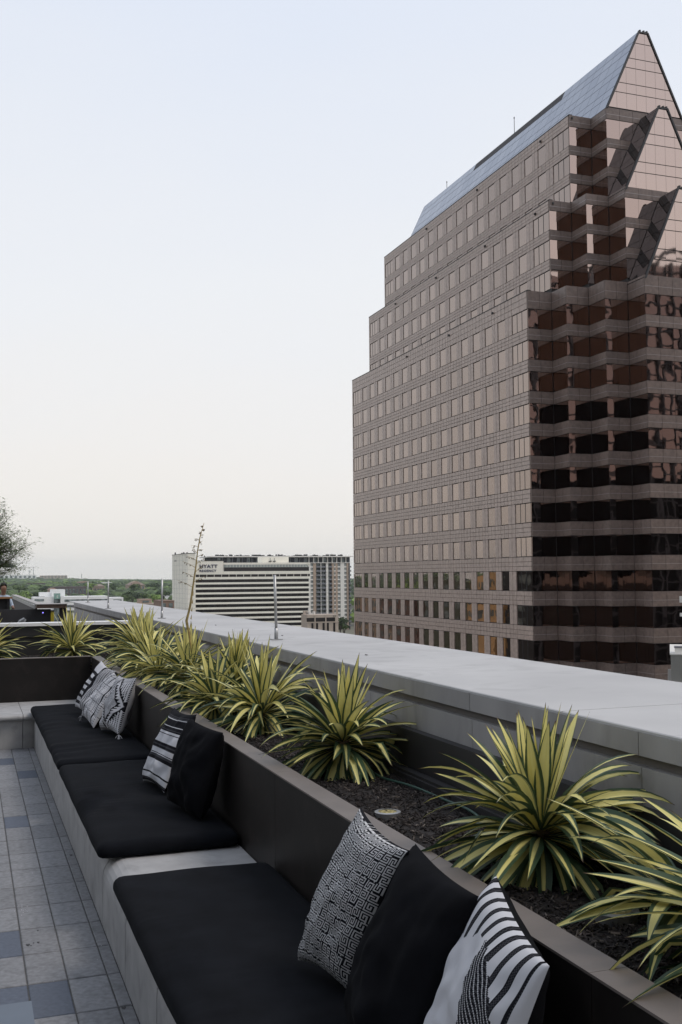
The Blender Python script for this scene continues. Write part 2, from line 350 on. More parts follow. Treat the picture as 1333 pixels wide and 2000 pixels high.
# ------------------------------------------------------------------ seat cushions
def rounded_slab(x0, x1, y0, y1, z0, z1, r, seed, nx=28, ny=70, nz=6):
    bm = bmesh.new(); b = MB()
    def grid(o, a, c, na, nc):
        base = len(b.v)
        for j in range(nc + 1):
            for i in range(na + 1): b.v.append(tuple(o + a * (i / na) + c * (j / nc)))
        for j in range(nc):
            for i in range(na): q = base + j * (na + 1) + i; b.f.append((q, q + 1, q + na + 2, q + na + 1)); b.m.append(0)
    X, Y, Z = Vector((x1 - x0, 0, 0)), Vector((0, y1 - y0, 0)), Vector((0, 0, z1 - z0)); o = Vector((x0, y0, z0))
    grid(o, X, Y, nx, ny); grid(o + Z, X, Y, nx, ny); grid(o, X, Z, nx, nz); grid(o + Y, X, Z, nx, nz); grid(o, Y, Z, ny, nz); grid(o + X, Y, Z, ny, nz)
    out = []
    for p in b.v:
        q = Vector((min(max(p[0], x0 + r), x1 - r), min(max(p[1], y0 + r), y1 - r), min(max(p[2], z0 + r * .6), z1 - r * .9)))
        d = Vector(p) - q
        # remap corner distance
        if d.length > 1e-6:
            k = Vector((d.x / r, d.y / r, d.z / (r * .9 if d.z > 0 else r * .6))); mx = max(abs(k.x), abs(k.y), abs(k.z)); k = k.normalized() * mx
            p2 = q + Vector((k.x * r, k.y * r, k.z * (r * .9 if d.z > 0 else r * .6)))
        else: p2 = Vector(p)
        u, v = (p2.x - x0) / (x1 - x0) * 2 - 1, (p2.y - y0) / (y1 - y0) * 2 - 1
        if p2.z > (z0 + z1) / 2:
            p2.z += .016 * (1 - u ** 4) * (1 - v ** 8)
            w = max(0, mnoise.noise(Vector((p2.x * 1.3 + seed, p2.y * 1.1, 0))) + .15)
            p2.z += .017 * w * math.sin(p2.y * 85 + 3 * mnoise.noise(Vector((p2.x * 3, p2.y * 2, seed)))) * max(0, .6 - u)
            p2.z += .005 * mnoise.noise(Vector((p2.x * 4, p2.y * 4, seed)))
        p2.x += .006 * mnoise.noise(Vector((p2.z * 8, p2.y * 3, seed + 5))); p2.y += .006 * mnoise.noise(Vector((p2.x * 4, p2.z * 6, seed + 9)))
        out.append(tuple(p2))
    b.v = out; bm.free()
    return b
CT = -1.50
for (y0, y1, lab, sd_) in ((2.92, 5.50, 'black seat cushion on the bench nearest the camera, under the patterned pillows', 1), (6.12, 8.86, 'middle black seat cushion on the bench, with two pillows', 2), (8.99, 13.05, 'farthest black seat cushion, at the corner of the bench', 3)):
    b = rounded_slab(.705, 1.535, y0, y1, BZ + .001, CT - .012, .05, sd_ * 7.3)
    me = b.mesh('seat_cushion', m_black, smooth=True)
    bm = bmesh.new(); bm.from_mesh(me); bmesh.ops.remove_doubles(bm, verts=bm.verts, dist=.0004); bmesh.ops.recalc_face_normals(bm, faces=bm.faces); bm.to_mesh(me); bm.free()
    tag(link('seat_cushion', me), lab, 'cushion', 'black seat cushions along the bench')

# ------------------------------------------------------------------ pillows
def bm_meander(N=120):
    A = ["#####.#", "#...#.#", "#.#.#.#", "#.#.#.#", "#.#...#", "#.#####", "#......"]
    B = ["#######", "......#", "#####.#", "#...#.#", "#.###.#", "#.....#", "#######"]
    C = ["#.#####", "#.#...#", "#.#.#.#", "#.#.#.#", "#...#.#", "#####.#", "......#"]
    D = ["#######", "#......", "#.#####", "#.#...#", "#.###.#", "#.....#", "#######"]
    st = [np.array([[c == '#' for c in row] for row in s]) for s in (A, B, C, D)]
    g = np.zeros((N, N), int)
    for j in range(0, N, 8):
        for i in range(0, N, 8):
            t = st[rng.integers(4)]; t = np.rot90(t, rng.integers(4)); t = t if rng.uniform() < .5 else t.T
            t = np.pad(t.astype(int), ((0, 1), (0, 1)))
            if rng.uniform() < .5: t[7, int(rng.integers(7))] = 1
            g[j:j + 8, i:i + 8] = t[:N - j, :N - i]
    return g                                  # 1 = white
def bm_stripe_wedge(N=130):
    g = np.ones((N, N), int)
    for j in range(N):
        for i in range(N):
            u, v = i / (N - 1) * 2 - 1, j / (N - 1) * 2 - 1
            k = (u + .96) / .205; fr = k - math.floor(k); vb = float(np.interp(u, (-1, -.45, -.3, -.06, .15, .31, .53, .79, 1), (.42, .55, .66, .75, .75, .68, .55, .29, -.1)))
            ul = float(np.interp(-v, (-.75, -.37, 0, .5, 1), (.04, .13, .29, .45, .55)))
            if v > vb + .02 * math.sin(40 * u):
                if fr < .41 and u < .93: g[j, i] = 0 if (fr < .11 or fr > .32 or (i + j) % 2) else 2
            elif u > ul + .02 * math.sin(31 * v): g[j, i] = (0 if (j % 3) else 2) if (i + j) % 5 else 1
    return g
def bm_bands(N=96, seed=3):
    q = np.random.default_rng(seed); g = np.ones((N, N), int); j = 0
    while j < N:
        w = int(q.choice([1, 1, 2, 2, 3, 5, 9], p=[.24, .16, .2, .15, .12, .09, .04])); c = int(q.choice([0, 1, 2], p=[.38, .44, .18])) if w < 8 else 1
        g[j:j + w, :] = c; j += w
    return g
def bm_dots(N=96):
    g = np.ones((N, N), int)
    for i in range(N):
        k = i % 24
        for j in range(N):
            if k in (2, 6) : g[j, i] = 0 if j % 3 else 1
            elif k in (10, 11, 12, 13): g[j, i] = 0 if (i + j) % 2 else 2
            elif k in (17, 20): g[j, i] = 0 if j % 4 < 2 else 1
            elif j % 18 == 0: g[j, i] = 2
    return g
def bm_zigzag(N=96):
    g = np.ones((N, N), int)
    for i in range(N):
        for j in range(N):
            u, v = i / (N - 1) * 2 - 1, j / (N - 1) * 2 - 1
            d = abs(u - .1) * 1.1 + abs(v + .05)
            if d < .62: g[j, i] = 0 if (i + j) % 3 == 0 else 1
            elif d < .70 + .04 * (j % 5): g[j, i] = 0
            elif d < .98: g[j, i] = 1
            elif d < 1.06 + .03 * (i % 4): g[j, i] = 0
            else: g[j, i] = 0 if (i % 5) < 2 and j % 3 else 1
    return g
def bm_arcs(N=96):
    g = np.ones((N, N), int)
    for i in range(N):
        for j in range(N):
            u, v = i / (N - 1) * 2 - 1, j / (N - 1) * 2 - 1
            if u > .25: g[j, i] = (0 if i % 6 < 2 else (2 if i % 6 == 3 else 1))
            elif u > .05: g[j, i] = 0
            elif (v + 1.4) % .27 < .12 and v < .62: g[j, i] = 0 if (i + j) % 4 else 2
            if u < -.55 and -.3 < v < .1: g[j, i] = 2
    return g

def pillow(label, q, s, T, pattern=None, back='black', seed=0, N=60, pinch=.08, sag=0.0, tassel=None, br=(0, 0, 0), white=None, group='throw pillows on the bench'):
    x, y, z, yaw, lean, roll = q
    Nn = Vector((-math.cos(yaw), -math.sin(yaw), 0)); R0 = Vector((math.sin(yaw), -math.cos(yaw), 0)); U0 = Vector((0, 0, 1))
    U1 = U0 * math.cos(lean) - Nn * math.sin(lean); N1 = Nn * math.cos(lean) + U0 * math.sin(lean)
    Rv = R0 * math.cos(roll) - U1 * math.sin(roll); Uv = U1 * math.cos(roll) + R0 * math.sin(roll)
    root = thing('throw_pillow', label, 'pillow', (x, y, CT), group)
    if pattern is not None: N = pattern.shape[0]
    c = Vector((x, y, z))
    def P(u, v, side):
        a = s * u * (1 - pinch * (1 - v * v)) ; b = s * v * (1 - pinch * (1 - u * u))
        t = T * (max(0, (1 - u * u)) * max(0, (1 - v * v))) ** .42
        w = mnoise.noise(Vector((u * 1.6 + seed, v * 1.6, side))) * .028 + mnoise.noise(Vector((u * 4 + seed, v * 4, side + 3))) * .010
        f = .010 * math.sin(9 * (v + .35 * u) + 2 * mnoise.noise(Vector((u * 2, v * 2, seed)))) * max(0, -v - .15)
        edge = (1 - abs(u) ** 6) * (1 - abs(v) ** 6)
        t = t * (1 + .12 * math.sin(seed + 2 * u)) + (w + f) * edge
        sagv = -sag * (1 - (v + 1) / 2) * t
        p = c + Rv * a + Uv * b + N1 * (side * t * (1.12 - .18 * v))
        p += Vector(br) * ((1 + u) / 2 * (1 - v) / 2)
        if p.z < CT + .004: p.z = CT + .004 + (p.z - CT) * .03
        if p.x > 1.537 and p.z < PZ + .01: p.x = 1.537 - (1.537 - p.x) * .03
        return p
    for side in (1, -1):
        n = N if side == 1 else 28
        us = np.linspace(-1, 1, n + 1)
        b = MB(); b.v = [tuple(P(u, v, side)) for v in us for u in us]
        for j in range(n):
            for i in range(n):
                k = j * (n + 1) + i; f = (k, k + 1, k + n + 2, k + n + 1)
                b.f.append(f if side == 1 else f[::-1]); b.m.append(int(pattern[j, i]) if (pattern is not None and side == 1) else 0)
        if pattern is not None and side == 1: mats = [m_black_y, white or m_white_y, m_grey_y]
        elif back == 'white': mats = [m_white_y]
        else: mats = [m_blackp]
        b.build('front_cover' if side == 1 else 'back_cover', mats, root, smooth=True, recalc=True)
    if tassel:
        for (u, v) in tassel:
            b = MB(); p0 = P(u, v, 1)
            for k in range(9):
                d = (Rv * u + Uv * v * .3 + Vector((rng.normal(), rng.normal(), rng.normal() - .6)) * .5).normalized()
                b.tube([p0, p0 + d * .03, p0 + d * .05 + Vector((0, 0, -.012))], .0025, 4)
            b.build('tassel', m_white_y, root)
    return root
pillow('white pillow with labyrinth line print in black, nearest cushion, left of the plain black pillow', (1.305, 3.60, -1.195, -.083, .419, .025), .310, .09, bm_meander(), seed=1, br=(.15, .26, .0), white=mat('ecru_print', (.56, .56, .56), .95, bump=.3, bscale=420, spec=.1))
pillow('plain black pillow between the labyrinth pillow and the wide-striped pillow', (1.311, 3.077, -1.205, -.109, .395, .003), .305, .11, None, seed=2, pinch=.05)
pillow('white pillow with bold charcoal stripes and black back, closest to the camera', (1.335, 2.602, -1.191, -.232, .311, .104), .286, .10, bm_stripe_wedge(), seed=3)
pillow('thin-striped black and white pillow on the middle cushion, half hidden by a black pillow', (1.365, 7.53, -1.222, .08, .43, -.03), .283, .075, bm_bands(96, 11), seed=4)
pillow('plain black pillow leaning on the thin-striped pillow on the middle cushion', (1.375, 6.68, -1.215, .20, .26, .05), .272, .105, None, seed=5, pinch=.04)
pillow('pillow with dark arcs and narrow stripes at the back of the far corner', (1.315, 11.75, -1.215, .22, .50, .14), .285, .085, bm_arcs(), seed=6)
pillow('tasselled pillow with dotted vertical bands in the middle of the far three', (1.31, 10.95, -1.235, .18, .60, .12), .28, .085, bm_dots(), seed=7, tassel=((-1, -1),))
pillow('pillow with woven diamond and raised zigzag bands, front of the far three', (1.37, 10.25, -1.215, .16, .33, -.04), .275, .085, bm_zigzag(), seed=8, back='white', tassel=((1, -1),))
# ------------------------------------------------------------------ yuccas
def leaf_material(name, y0, y1):
    m = bpy.data.materials.new(name); m.use_nodes = True; n, l = m.node_tree.nodes, m.node_tree.links; b = n['Principled BSDF']
    uv = n.new('ShaderNodeUVMap'); sp = n.new('ShaderNodeSeparateXYZ'); l.new(uv.outputs[0], sp.inputs[0])
    oi = n.new('ShaderNodeObjectInfo')
    a = n.new('ShaderNodeMath'); a.operation = 'SUBTRACT'; a.inputs[1].default_value = .5; l.new(sp.outputs['X'], a.inputs[0])
    ab = n.new('ShaderNodeMath'); ab.operation = 'ABSOLUTE'; l.new(a.outputs[0], ab.inputs[0])
    mp = n.new('ShaderNodeMapping'); mp.inputs['Scale'].default_value = (22, .7, 1); l.new(uv.outputs[0], mp.inputs[0])
    off = n.new('ShaderNodeCombineXYZ'); sc = n.new('ShaderNodeMath'); sc.operation = 'MULTIPLY'; sc.inputs[1].default_value = 37; l.new(oi.outputs['Random'], sc.inputs[0]); l.new(sc.outputs[0], off.inputs[0]); l.new(off.outputs[0], mp.inputs['Location'])
    nz = n.new('ShaderNodeTexNoise'); nz.inputs['Scale'].default_value = 1.0; nz.inputs['Detail'].default_value = 2; l.new(mp.outputs[0], nz.inputs['Vector'])
    nn = n.new('ShaderNodeMath'); nn.operation = 'MULTIPLY_ADD'; nn.inputs[1].default_value = .30; nn.inputs[2].default_value = -.15; l.new(nz.outputs['Fac'], nn.inputs[0])
    s1 = n.new('ShaderNodeMath'); l.new(ab.outputs[0], s1.inputs[0]); l.new(nn.outputs[0], s1.inputs[1])
    rw = n.new('ShaderNodeMath'); rw.operation = 'MULTIPLY_ADD'; rw.inputs[1].default_value = y1 - y0; rw.inputs[2].default_value = y0; l.new(oi.outputs['Random'], rw.inputs[0])
    gt = n.new('ShaderNodeMapRange'); l.new(s1.outputs[0], gt.inputs[0]); l.new(rw.outputs[0], gt.inputs[1])
    ad = n.new('ShaderNodeMath'); ad.inputs[1].default_value = .05; l.new(rw.outputs[0], ad.inputs[0]); l.new(ad.outputs[0], gt.inputs[2])
    yel = n.new('ShaderNodeMix'); yel.data_type = 'RGBA'; yel.inputs[6].default_value = (.68, .58, .12, 1); yel.inputs[7].default_value = (.86, .82, .42, 1); l.new(nz.outputs['Fac'], yel.inputs[0])
    grn = n.new('ShaderNodeMix'); grn.data_type = 'RGBA'; grn.inputs[6].default_value = (.032, .062, .040, 1); grn.inputs[7].default_value = (.075, .125, .06, 1); l.new(nz.outputs['Fac'], grn.inputs[0])
    mx = n.new('ShaderNodeMix'); mx.data_type = 'RGBA'; l.new(gt.outputs[0], mx.inputs[0]); l.new(yel.outputs[2], mx.inputs[6]); l.new(grn.outputs[2], mx.inputs[7])
    tip = n.new('ShaderNodeMapRange'); tip.inputs[1].default_value = .94; tip.inputs[2].default_value = .985; l.new(sp.outputs['Y'], tip.inputs[0])
    mt = n.new('ShaderNodeMix'); mt.data_type = 'RGBA'; mt.inputs[7].default_value = (.10, .055, .03, 1); l.new(tip.outputs[0], mt.inputs[0]); l.new(mx.outputs[2], mt.inputs[6])
    l.new(mt.outputs[2], b.inputs['Base Color']); b.inputs['Roughness'].default_value = .42; b.inputs['Specular IOR Level'].default_value = .35
    tr = n.new('ShaderNodeBsdfTranslucent'); l.new(mt.outputs[2], tr.inputs[0]); ms = n.new('ShaderNodeMixShader'); ms.inputs[0].default_value = .18
    l.new(b.outputs[0], ms.inputs[1]); l.new(tr.outputs[0], ms.inputs[2]); l.new(ms.outputs[0], n['Material Output'].inputs[0])
    return m
m_leafU, m_leafM, m_leafD = leaf_material('yucca_leaf_inner', .24, .44), leaf_material('yucca_leaf_middle', .12, .36), leaf_material('yucca_leaf_outer', .08, .28)
m_dry = mat('dry_leaf', (.20, .15, .10), .9, var=.4, vscale=30)
m_stalk = mat('dry_stalk', (.33, .25, .10), .8, var=.3, vscale=25)
def leaf_mesh(bend, power, fold, twist, side, kink=None, seg=11, m_leaf=None):
    """leaf of length 1 leaving the origin along +X, curving down by `bend` radians"""
    vs_, fs, uvs = [], [], []
    p = Vector((0, 0, 0)); prof = [(0, .55), (.08, .45), (.2, .68), (.38, 1.0), (.52, .96), (.7, .70), (.86, .38), (1, .01)]
    def wd(t):
        for (a, wa), (b, wb) in zip(prof[:-1], prof[1:]):
            if t <= b: return wa + (wb - wa) * (t - a) / (b - a)
        return .01
    for k in range(seg + 1):
        t = k / seg; ang = -bend * t ** power
        if kink and t > kink[0]: ang -= kink[1]
        d = Vector((math.cos(ang), side * t * .25, math.sin(ang))).normalized(); up = Vector((-math.sin(ang), 0, math.cos(ang)))
        if k: p = p + d / seg
        w = .060 * wd(t); tw = twist * t
        R_ = Vector((0, 1, 0)) * math.cos(tw) + up * math.sin(tw); Un = up * math.cos(tw) - Vector((0, 1, 0)) * math.sin(tw)
        for j, s_ in enumerate((-1, -.5, 0, .5, 1)):
            vs_.append(tuple(p + R_ * (s_ * w) + Un * (abs(s_) * w * fold))); uvs.append(((s_ + 1) / 2, t))
    for k in range(seg):
        for j in range(4): q = k * 5 + j; fs.append((q, q + 1, q + 6, q + 5))
    me = bpy.data.meshes.new('leaf'); me.from_pydata(vs_, [], fs); me.materials.append(m_leaf)
    lay = me.uv_layers.new(name='UVMap')
    for lp in me.loops: lay.data[lp.index].uv = uvs[lp.vertex_index]
    me.polygons.foreach_set('use_smooth', [True] * len(me.polygons)); me.update(); return me
lr = random.Random(3)
LU = [leaf_mesh(lr.uniform(-.10, .34), 1.6, lr.uniform(.2, .5), lr.uniform(-.7, .7), lr.uniform(-.3, .3), m_leaf=m_leafU) for _ in range(10)]
LM = [leaf_mesh(lr.uniform(.3, 1.3), 1.6, lr.uniform(.2, .5), lr.uniform(-.9, .9), lr.uniform(-.5, .5), m_leaf=m_leafM) for _ in range(14)]
LD = [leaf_mesh(lr.uniform(.15, 1.2), 1.4, lr.uniform(.15, .45), lr.uniform(-1.0, 1.0), lr.uniform(-.5, .5), (lr.uniform(.3, .7), lr.uniform(.2, .8)) if lr.random() < .45 else None, m_leaf=m_leafD) for _ in range(20)]
def yucca(label, x, y, z, L, seed, nu=20, nm=40, nd=60, lean=(0, 0), wscale=1.0, az_bias=None):
    q = random.Random(seed); root = thing('yucca', label, 'yucca', (x, y, -1.13), 'variegated yuccas in the planters')
    mb = MB(); mb.tube([(x, y, -1.16), (x + lean[0] * .1, y, z - .05), (x, y, z + .03)], [.05, .045, .03], 8); mb.build('stem', m_dry, root)
    c = Vector((x, y, z)); ga = 2.399963
    tot = nu + nm + nd; k = 0
    for grp, cnt, e0, e1, pool, l0, l1, wz in (('u', nu, 88, 62, LU, .92, 1.05, 1.0), ('m', nm, 60, 14, LM, .90, 1.16, 1.0), ('d', nd, 20, -52, LD, .80, 1.20, 1.05)):
        for i in range(cnt):
            f = (i + .5) / cnt; el_ = R(e0 + (e1 - e0) * f + q.uniform(-9, 9)); az = ga * k + q.uniform(-.35, .35); k += 1
            ln = L * q.uniform(l0, l1) * (1.0 if grp != 'u' else .85 + .2 * q.random())
            h = {'u': .035, 'm': .01, 'd': -.005 - .035 * f}[grp]
            o = link('leaf', q.choice(pool), root)
            rot = Matrix.Rotation(az, 4, 'Z') @ Matrix.Rotation(-el_, 4, 'Y') @ Matrix.Rotation(q.uniform(-.3, .3), 4, 'X')
            if lean != (0, 0): rot = Matrix.Rotation(lean[1], 4, 'X') @ Matrix.Rotation(lean[0], 4, 'Y') @ rot
            base = c + Vector((0, 0, h)) + Vector((math.cos(az), math.sin(az), 0)) * (.012 if grp == 'u' else .025)
            wd = wscale * q.uniform(.85, 1.2) * .5
            o.matrix_local = Matrix.Translation(base - root.location) @ rot @ Matrix.Diagonal((ln, wd, ln * (.55 if grp == 'u' else 1), 1))
    # withered leaves hanging at the foot
    for i in range(13):
        az = q.uniform(0, 6.28); o = link('dry_leaf', dry_me, root)
        o.matrix_local = Matrix.Translation(Vector((0, 0, z + 1.13 - .07))) @ Matrix.Rotation(az, 4, 'Z') @ Matrix.Rotation(R(q.uniform(25, 55)), 4, 'Y') @ Matrix.Diagonal((L * q.uniform(.5, .7), .3, L * .6, 1))
    return root
dry_me = leaf_mesh(.9, 1.2, .3, 1.2, .3, m_leaf=m_leafD); dry_me.materials.clear(); dry_me.materials.append(m_dry); dry_me.name = 'dry_leaf'
Y1 = yucca('large variegated yucca above the bold-striped pillow, whole rosette in view', 2.03, 3.50, -.965, .455, 11, 18, 50, 84)
yucca('variegated yucca cut off by the right edge of the picture', 2.10, 2.30, -1.0, .52, 12, 10, 40, 74, lean=(-.10, .0))
yucca('low variegated yucca leaning in front of the parapet at right edge', 2.14, 2.78, -1.02, .46, 23, 0, 20, 26)
yucca('variegated yucca in the middle of the planter, upright leaves before the coping', 2.03, 5.70, -.955, .45, 13, 17, 46, 76, lean=(.10, -.06))
yucca('variegated yucca beside the black pillow of the middle cushion', 2.00, 7.35, -.99, .52, 14, 14, 46, 76, lean=(-.12, .08))
yucca('narrow upright variegated yucca close behind its neighbour, near the second pole', 2.10, 8.55, -.93, .50, 15, 16, 42, 66, lean=(.05, .10))
Y5 = yucca('variegated yucca with a tall dry flower stalk', 2.00, 9.95, -.96, .54, 16, 13, 46, 72, lean=(-.08, -.08))
yucca('bushy variegated yucca behind the pillows of the far corner', 1.97, 12.2, -.95, .57, 17, 13, 46, 74, lean=(-.14, .05))
yucca('farthest variegated yucca of the long planter, at the end wall', 2.06, 13.7, -.91, .54, 18, 18, 38, 56, lean=(.08, .12))
yucca('variegated yucca with star-shaped crown in the middle of the far planter', 1.36, 15.1, -1.0, .58, 19, 14, 40, 50, lean=(.0, .10))
yucca('variegated yucca cut off by the left edge in the far planter', .22, 15.1, -1.03, .58, 20, 12, 40, 50, lean=(.16, .0))
yucca('low yucca spilling over the planter rim behind the middle black pillow', 1.86, 8.25, -1.0, .46, 31, 6, 36, 50, lean=(-.2, .0))
yucca('low yucca spilling over the rim between the stalk plant and far pillows', 1.86, 10.95, -.99, .50, 32, 8, 36, 50, lean=(-.2, .1))
# dry flower stalk of the yucca by the second cushion
bx, by = 2.02, 9.95
path = [(bx, by, -.95), (bx - .03, by, -.55), (bx - .055, by, -.42), (bx - .02, by, -.28), (bx + .005, by, -.10), (bx + .035, by, .10), (bx + .05, by, .24), (bx + .075, by, .38), (bx + .115, by, .52)]
mb = MB(); mb.tube(path, [.016, .014, .013, .011, .009, .007, .006, .005, .002], 7); st = mb.build('flower_stalk', m_stalk, Y5, smooth=True)
sr = random.Random(5); brs = MB(); pods = MB()
P_ = [Vector(p) for p in path]
for i in range(17):
    t = 4.0 + i * .235; k = int(t); k = min(k, len(P_) - 2); p = P_[k].lerp(P_[k + 1], t - int(t)); sgn = 1 if i % 2 else -1
    L_ = max(.015, .17 - .010 * i) * sr.uniform(.7, 1.1); d = Vector((sgn * sr.uniform(.6, 1), sr.uniform(-.7, .7), sr.uniform(-.1, .5) * (1 if sgn > 0 else .9) + (.25 if sgn < 0 else .1))).normalized()
    if sgn < 0 and i < 8: d = Vector((-.85, d.y * .4, .42)).normalized()
    e = p + d * L_; brs.tube([p, p + d * L_ * .5 + Vector((0, 0, .004)), e], [.003, .0022, .0012], 5)
    for c_ in range(5):
        pp = p + d * L_ * sr.uniform(.35, 1.0) + Vector((sr.uniform(-1, 1), sr.uniform(-1, 1), sr.uniform(-1.2, .8))) * .010; s_ = sr.uniform(.004, .009)
        pods.tube([pp, pp + Vector((sr.uniform(-.5, .5), sr.uniform(-.5, .5), -1)) * s_ * .8, pp + Vector((sr.uniform(-.6, .6), 0, -1)) * s_ * 1.7], [s_ * .5, s_ * .8, s_ * .25], 5)
brs.build('branchlets', m_stalk, st); pods.build('seed_pods', mat('seed_pod', (.12, .085, .04), .9, var=.4, vscale=40), st)
for i in range(6):
    p = P_[1].lerp(P_[4], i / 6); mb = MB(); mb.prism([p, p + Vector((.012, 0, -.01)), p + Vector((.016, .003, .045))], (0, .002, 0)); mb.build('bract', m_stalk, st)

# ---- recessed uplights, hose
m_lens = mat('uplight_lens', (.33, .28, .12), .25, var=.2, vscale=60)
for (x, y, rad, lab) in ((1.865, 4.62, .062, 'round steel uplight in the mulch behind the labyrinth pillow'), (2.02, 3.02, .082, 'round steel uplight with yellowish lens below the large yucca')):
    u = thing('uplight', lab, 'light', (x, y, -1.13), 'uplights set in the mulch')
    def ring(r0, r1, z0, z1):
        b = MB(); n = 28
        A = [(x + r1 * math.cos(t), y + r1 * math.sin(t)) for t in np.linspace(0, 2 * math.pi, n + 1)[:-1]]; I = [(x + r0 * math.cos(t), y + r0 * math.sin(t)) for t in np.linspace(0, 2 * math.pi, n + 1)[:-1]]
        b.v = [(*p, z0) for p in A] + [(*p, z1) for p in A] + [(*p, z1 + .002) for p in I] + [(*p, z0) for p in I]
        for i in range(n):
            j = (i + 1) % n
            for k in range(3): b.f.append((k*n+i, k*n+j, (k+1)*n+j, (k+1)*n+i)); b.m.append(0)
        return b
    ring(rad * .72, rad, -1.17, -1.106).build('housing_ring', m_metal, u, smooth=False)
    b = MB(); b.prism([(x + rad * .72 * math.cos(t), y + rad * .72 * math.sin(t), -1.14) for t in np.linspace(0, 2 * math.pi, 25)[:-1]], (0, 0, .032)); b.build('lens', m_lens, u)
    b = MB()
    for k in range(6): a = k * math.pi / 3; xx, yy = x + rad * .42 * math.cos(a), y + rad * .42 * math.sin(a); b.prism([(xx + .006 * math.cos(t), yy + .006 * math.sin(t), -1.1075) for t in np.linspace(0, 2 * math.pi, 9)[:-1]], (0, 0, .001))
    b.build('led_dots', mat('led_dot', (.62, .52, .25), .3), u)
mb = MB(); mb.tube([(2.16 + .05 * math.sin(t * 1.7) + .012 * t, 4.2 + t * .45, -1.098 + .006 * math.sin(t * 4)) for t in np.linspace(0, 6, 40)], .007, 6)
tag(mb.build('garden_hose', mat('hose_green', (.02, .06, .045), .5), smooth=True), 'thin dark green irrigation hose lying on the mulch', 'hose')

# ---- low side table, only its corner in view
tb = thing('side_table', 'corner of a low blue-grey side table at the bottom left', 'table', (-.15, 3.6, DECK))
m_tab = mat('table_slate', (.085, .11, .145), .45, var=.06, vscale=8)
mb = MB(); mb.box(-.42, .229, 3.30, 3.965, -1.525, -1.50); mb.build('tabletop', m_tab, tb)
for (x, y) in ((-.39, 3.34), (.17, 3.34), (-.39, 3.89), (.17, 3.89)):
    mb = MB(); mb.box(x, x + .03, y, y + .03, DECK, -1.5255); mb.build('leg', m_tab, tb)

# ------------------------------------------------------------------ far-left corner of the terrace
m_wood = mat('counter_wood', (.085, .05, .032), .5, var=.3, vscale=6, stretch=(1, .2, 3))
m_dwall = mat('dark_slat_wall', (.018, .017, .019), .6, var=.2, vscale=3)
ct = thing('bar_counter', 'dark panelled bar counter with brown edge at the far end of the terrace', 'counter', (1.8, 30, DECK))
mb = MB(); mb.box(1.62, 2.36, 27.5, 28.0, -.765, -.672); mb.build('end_fascia', m_wood, ct)
mb = MB(); mb.box(1.60, 2.37, 27.47, 28.02, -.671, -.655); mb.build('end_top', mat('counter_top', (.30, .28, .27), .45), ct)
mb = MB(); mb.box(1.62, 1.80, 28.02, 44, -.69, -.655); mb.build('arm_top', MATS['counter_top'], ct)
mb = MB(); mb.box(1.60, 1.615, 28.02, 44, -.79, -.70); mb.build('arm_lip', m_metal, ct)
mb = MB(); mb.box(.2, 2.0, 28.03, 28.1, DECK, -.80)
mb.build('back_panel', m_dwall, ct)
for k in range(12):
    yy = 28.2 + k * 1.3; mb = MB(); mb.box(1.63, 1.67, yy + .01, yy + 1.29, DECK, -.78); mb.build('panel', m_dwall, ct)
mb = MB(); mb.box(2.2, 2.36, 27.7, 27.9, DECK, -.766); mb.build('post', m_dwall, ct)
m_led = bpy.data.materials.new('violet_led'); m_led.use_nodes = True; bb = m_led.node_tree.nodes['Principled BSDF']; bb.inputs['Emission Color'].default_value = (.25, .2, 1, 1); bb.inputs['Emission Strength'].default_value = 2.0
mb = MB(); mb.box(1.79, 1.82, 28.015, 28.029, -.905, -.88); mb.build('indicator_light', m_led, ct)
yb = thing('plastic_bin', 'yellow plastic bin seen through the gap under the counter', 'bin', (2.12, 29.5, DECK))
mb = MB(); mb.prism([(2.05, 29.3, DECK), (2.16, 29.3, DECK), (2.18, 29.3, -.9), (2.03, 29.3, -.9)], (0, .2, 0)); mb.build('body', mat('yellow_plastic', (.45, .36, .03), .5), yb)
mb = MB(); mb.box(2.02, 2.19, 29.28, 29.52, -.9, -.87); mb.build('lid', m_liner, yb)
bt = thing('bar_table', 'narrow wooden bar table in front of the seated person', 'table', (.7, 29.4, DECK))
mb = MB(); mb.box(-.6, 1.10, 29.3, 29.75, -.545, -.50); mb.build('tabletop', mat('oak_top', (.26, .13, .05), .5, var=.2, vscale=5), bt)
mb = MB(); mb.box(-.55, 1.04, 29.56, 29.6, DECK, -.5456); mb.build('front_panel', m_dwall, bt)
for x in (-.5, .97):
    mb = MB(); mb.box(x, x + .07, 29.45, 29.55, DECK, -.5455); mb.build('leg', m_dwall, bt)
ch = thing('lounge_chair', 'grey sling lounge chair, its reclined back just above the end wall', 'chair', (.72, 21, DECK))
m_sl = mat('sling_grey', (.17, .18, .19), .7)
mb = MB(); pr = [(.35, -1.45), (.62, -1.5), (.80, -1.2), (.98, -.86), (1.05, -.80), (1.02, -.77), (.93, -.82), (.74, -1.16), (.59, -1.44), (.35, -1.40)]
mb.prism([(x, 21, z) for x, z in pr], (0, .5, 0)); mb.build('sling', m_sl, ch)
for yy in (20.97, 21.5):
    mb = MB(); mb.tube([(.36, yy, DECK), (.40, yy, -1.42), (.62, yy, -1.47), (1.04, yy, -.79)], .014, 6); mb.tube([(.62, yy, -1.47), (.80, yy, DECK)], .014, 6); mb.build('frame', m_metal, ch)

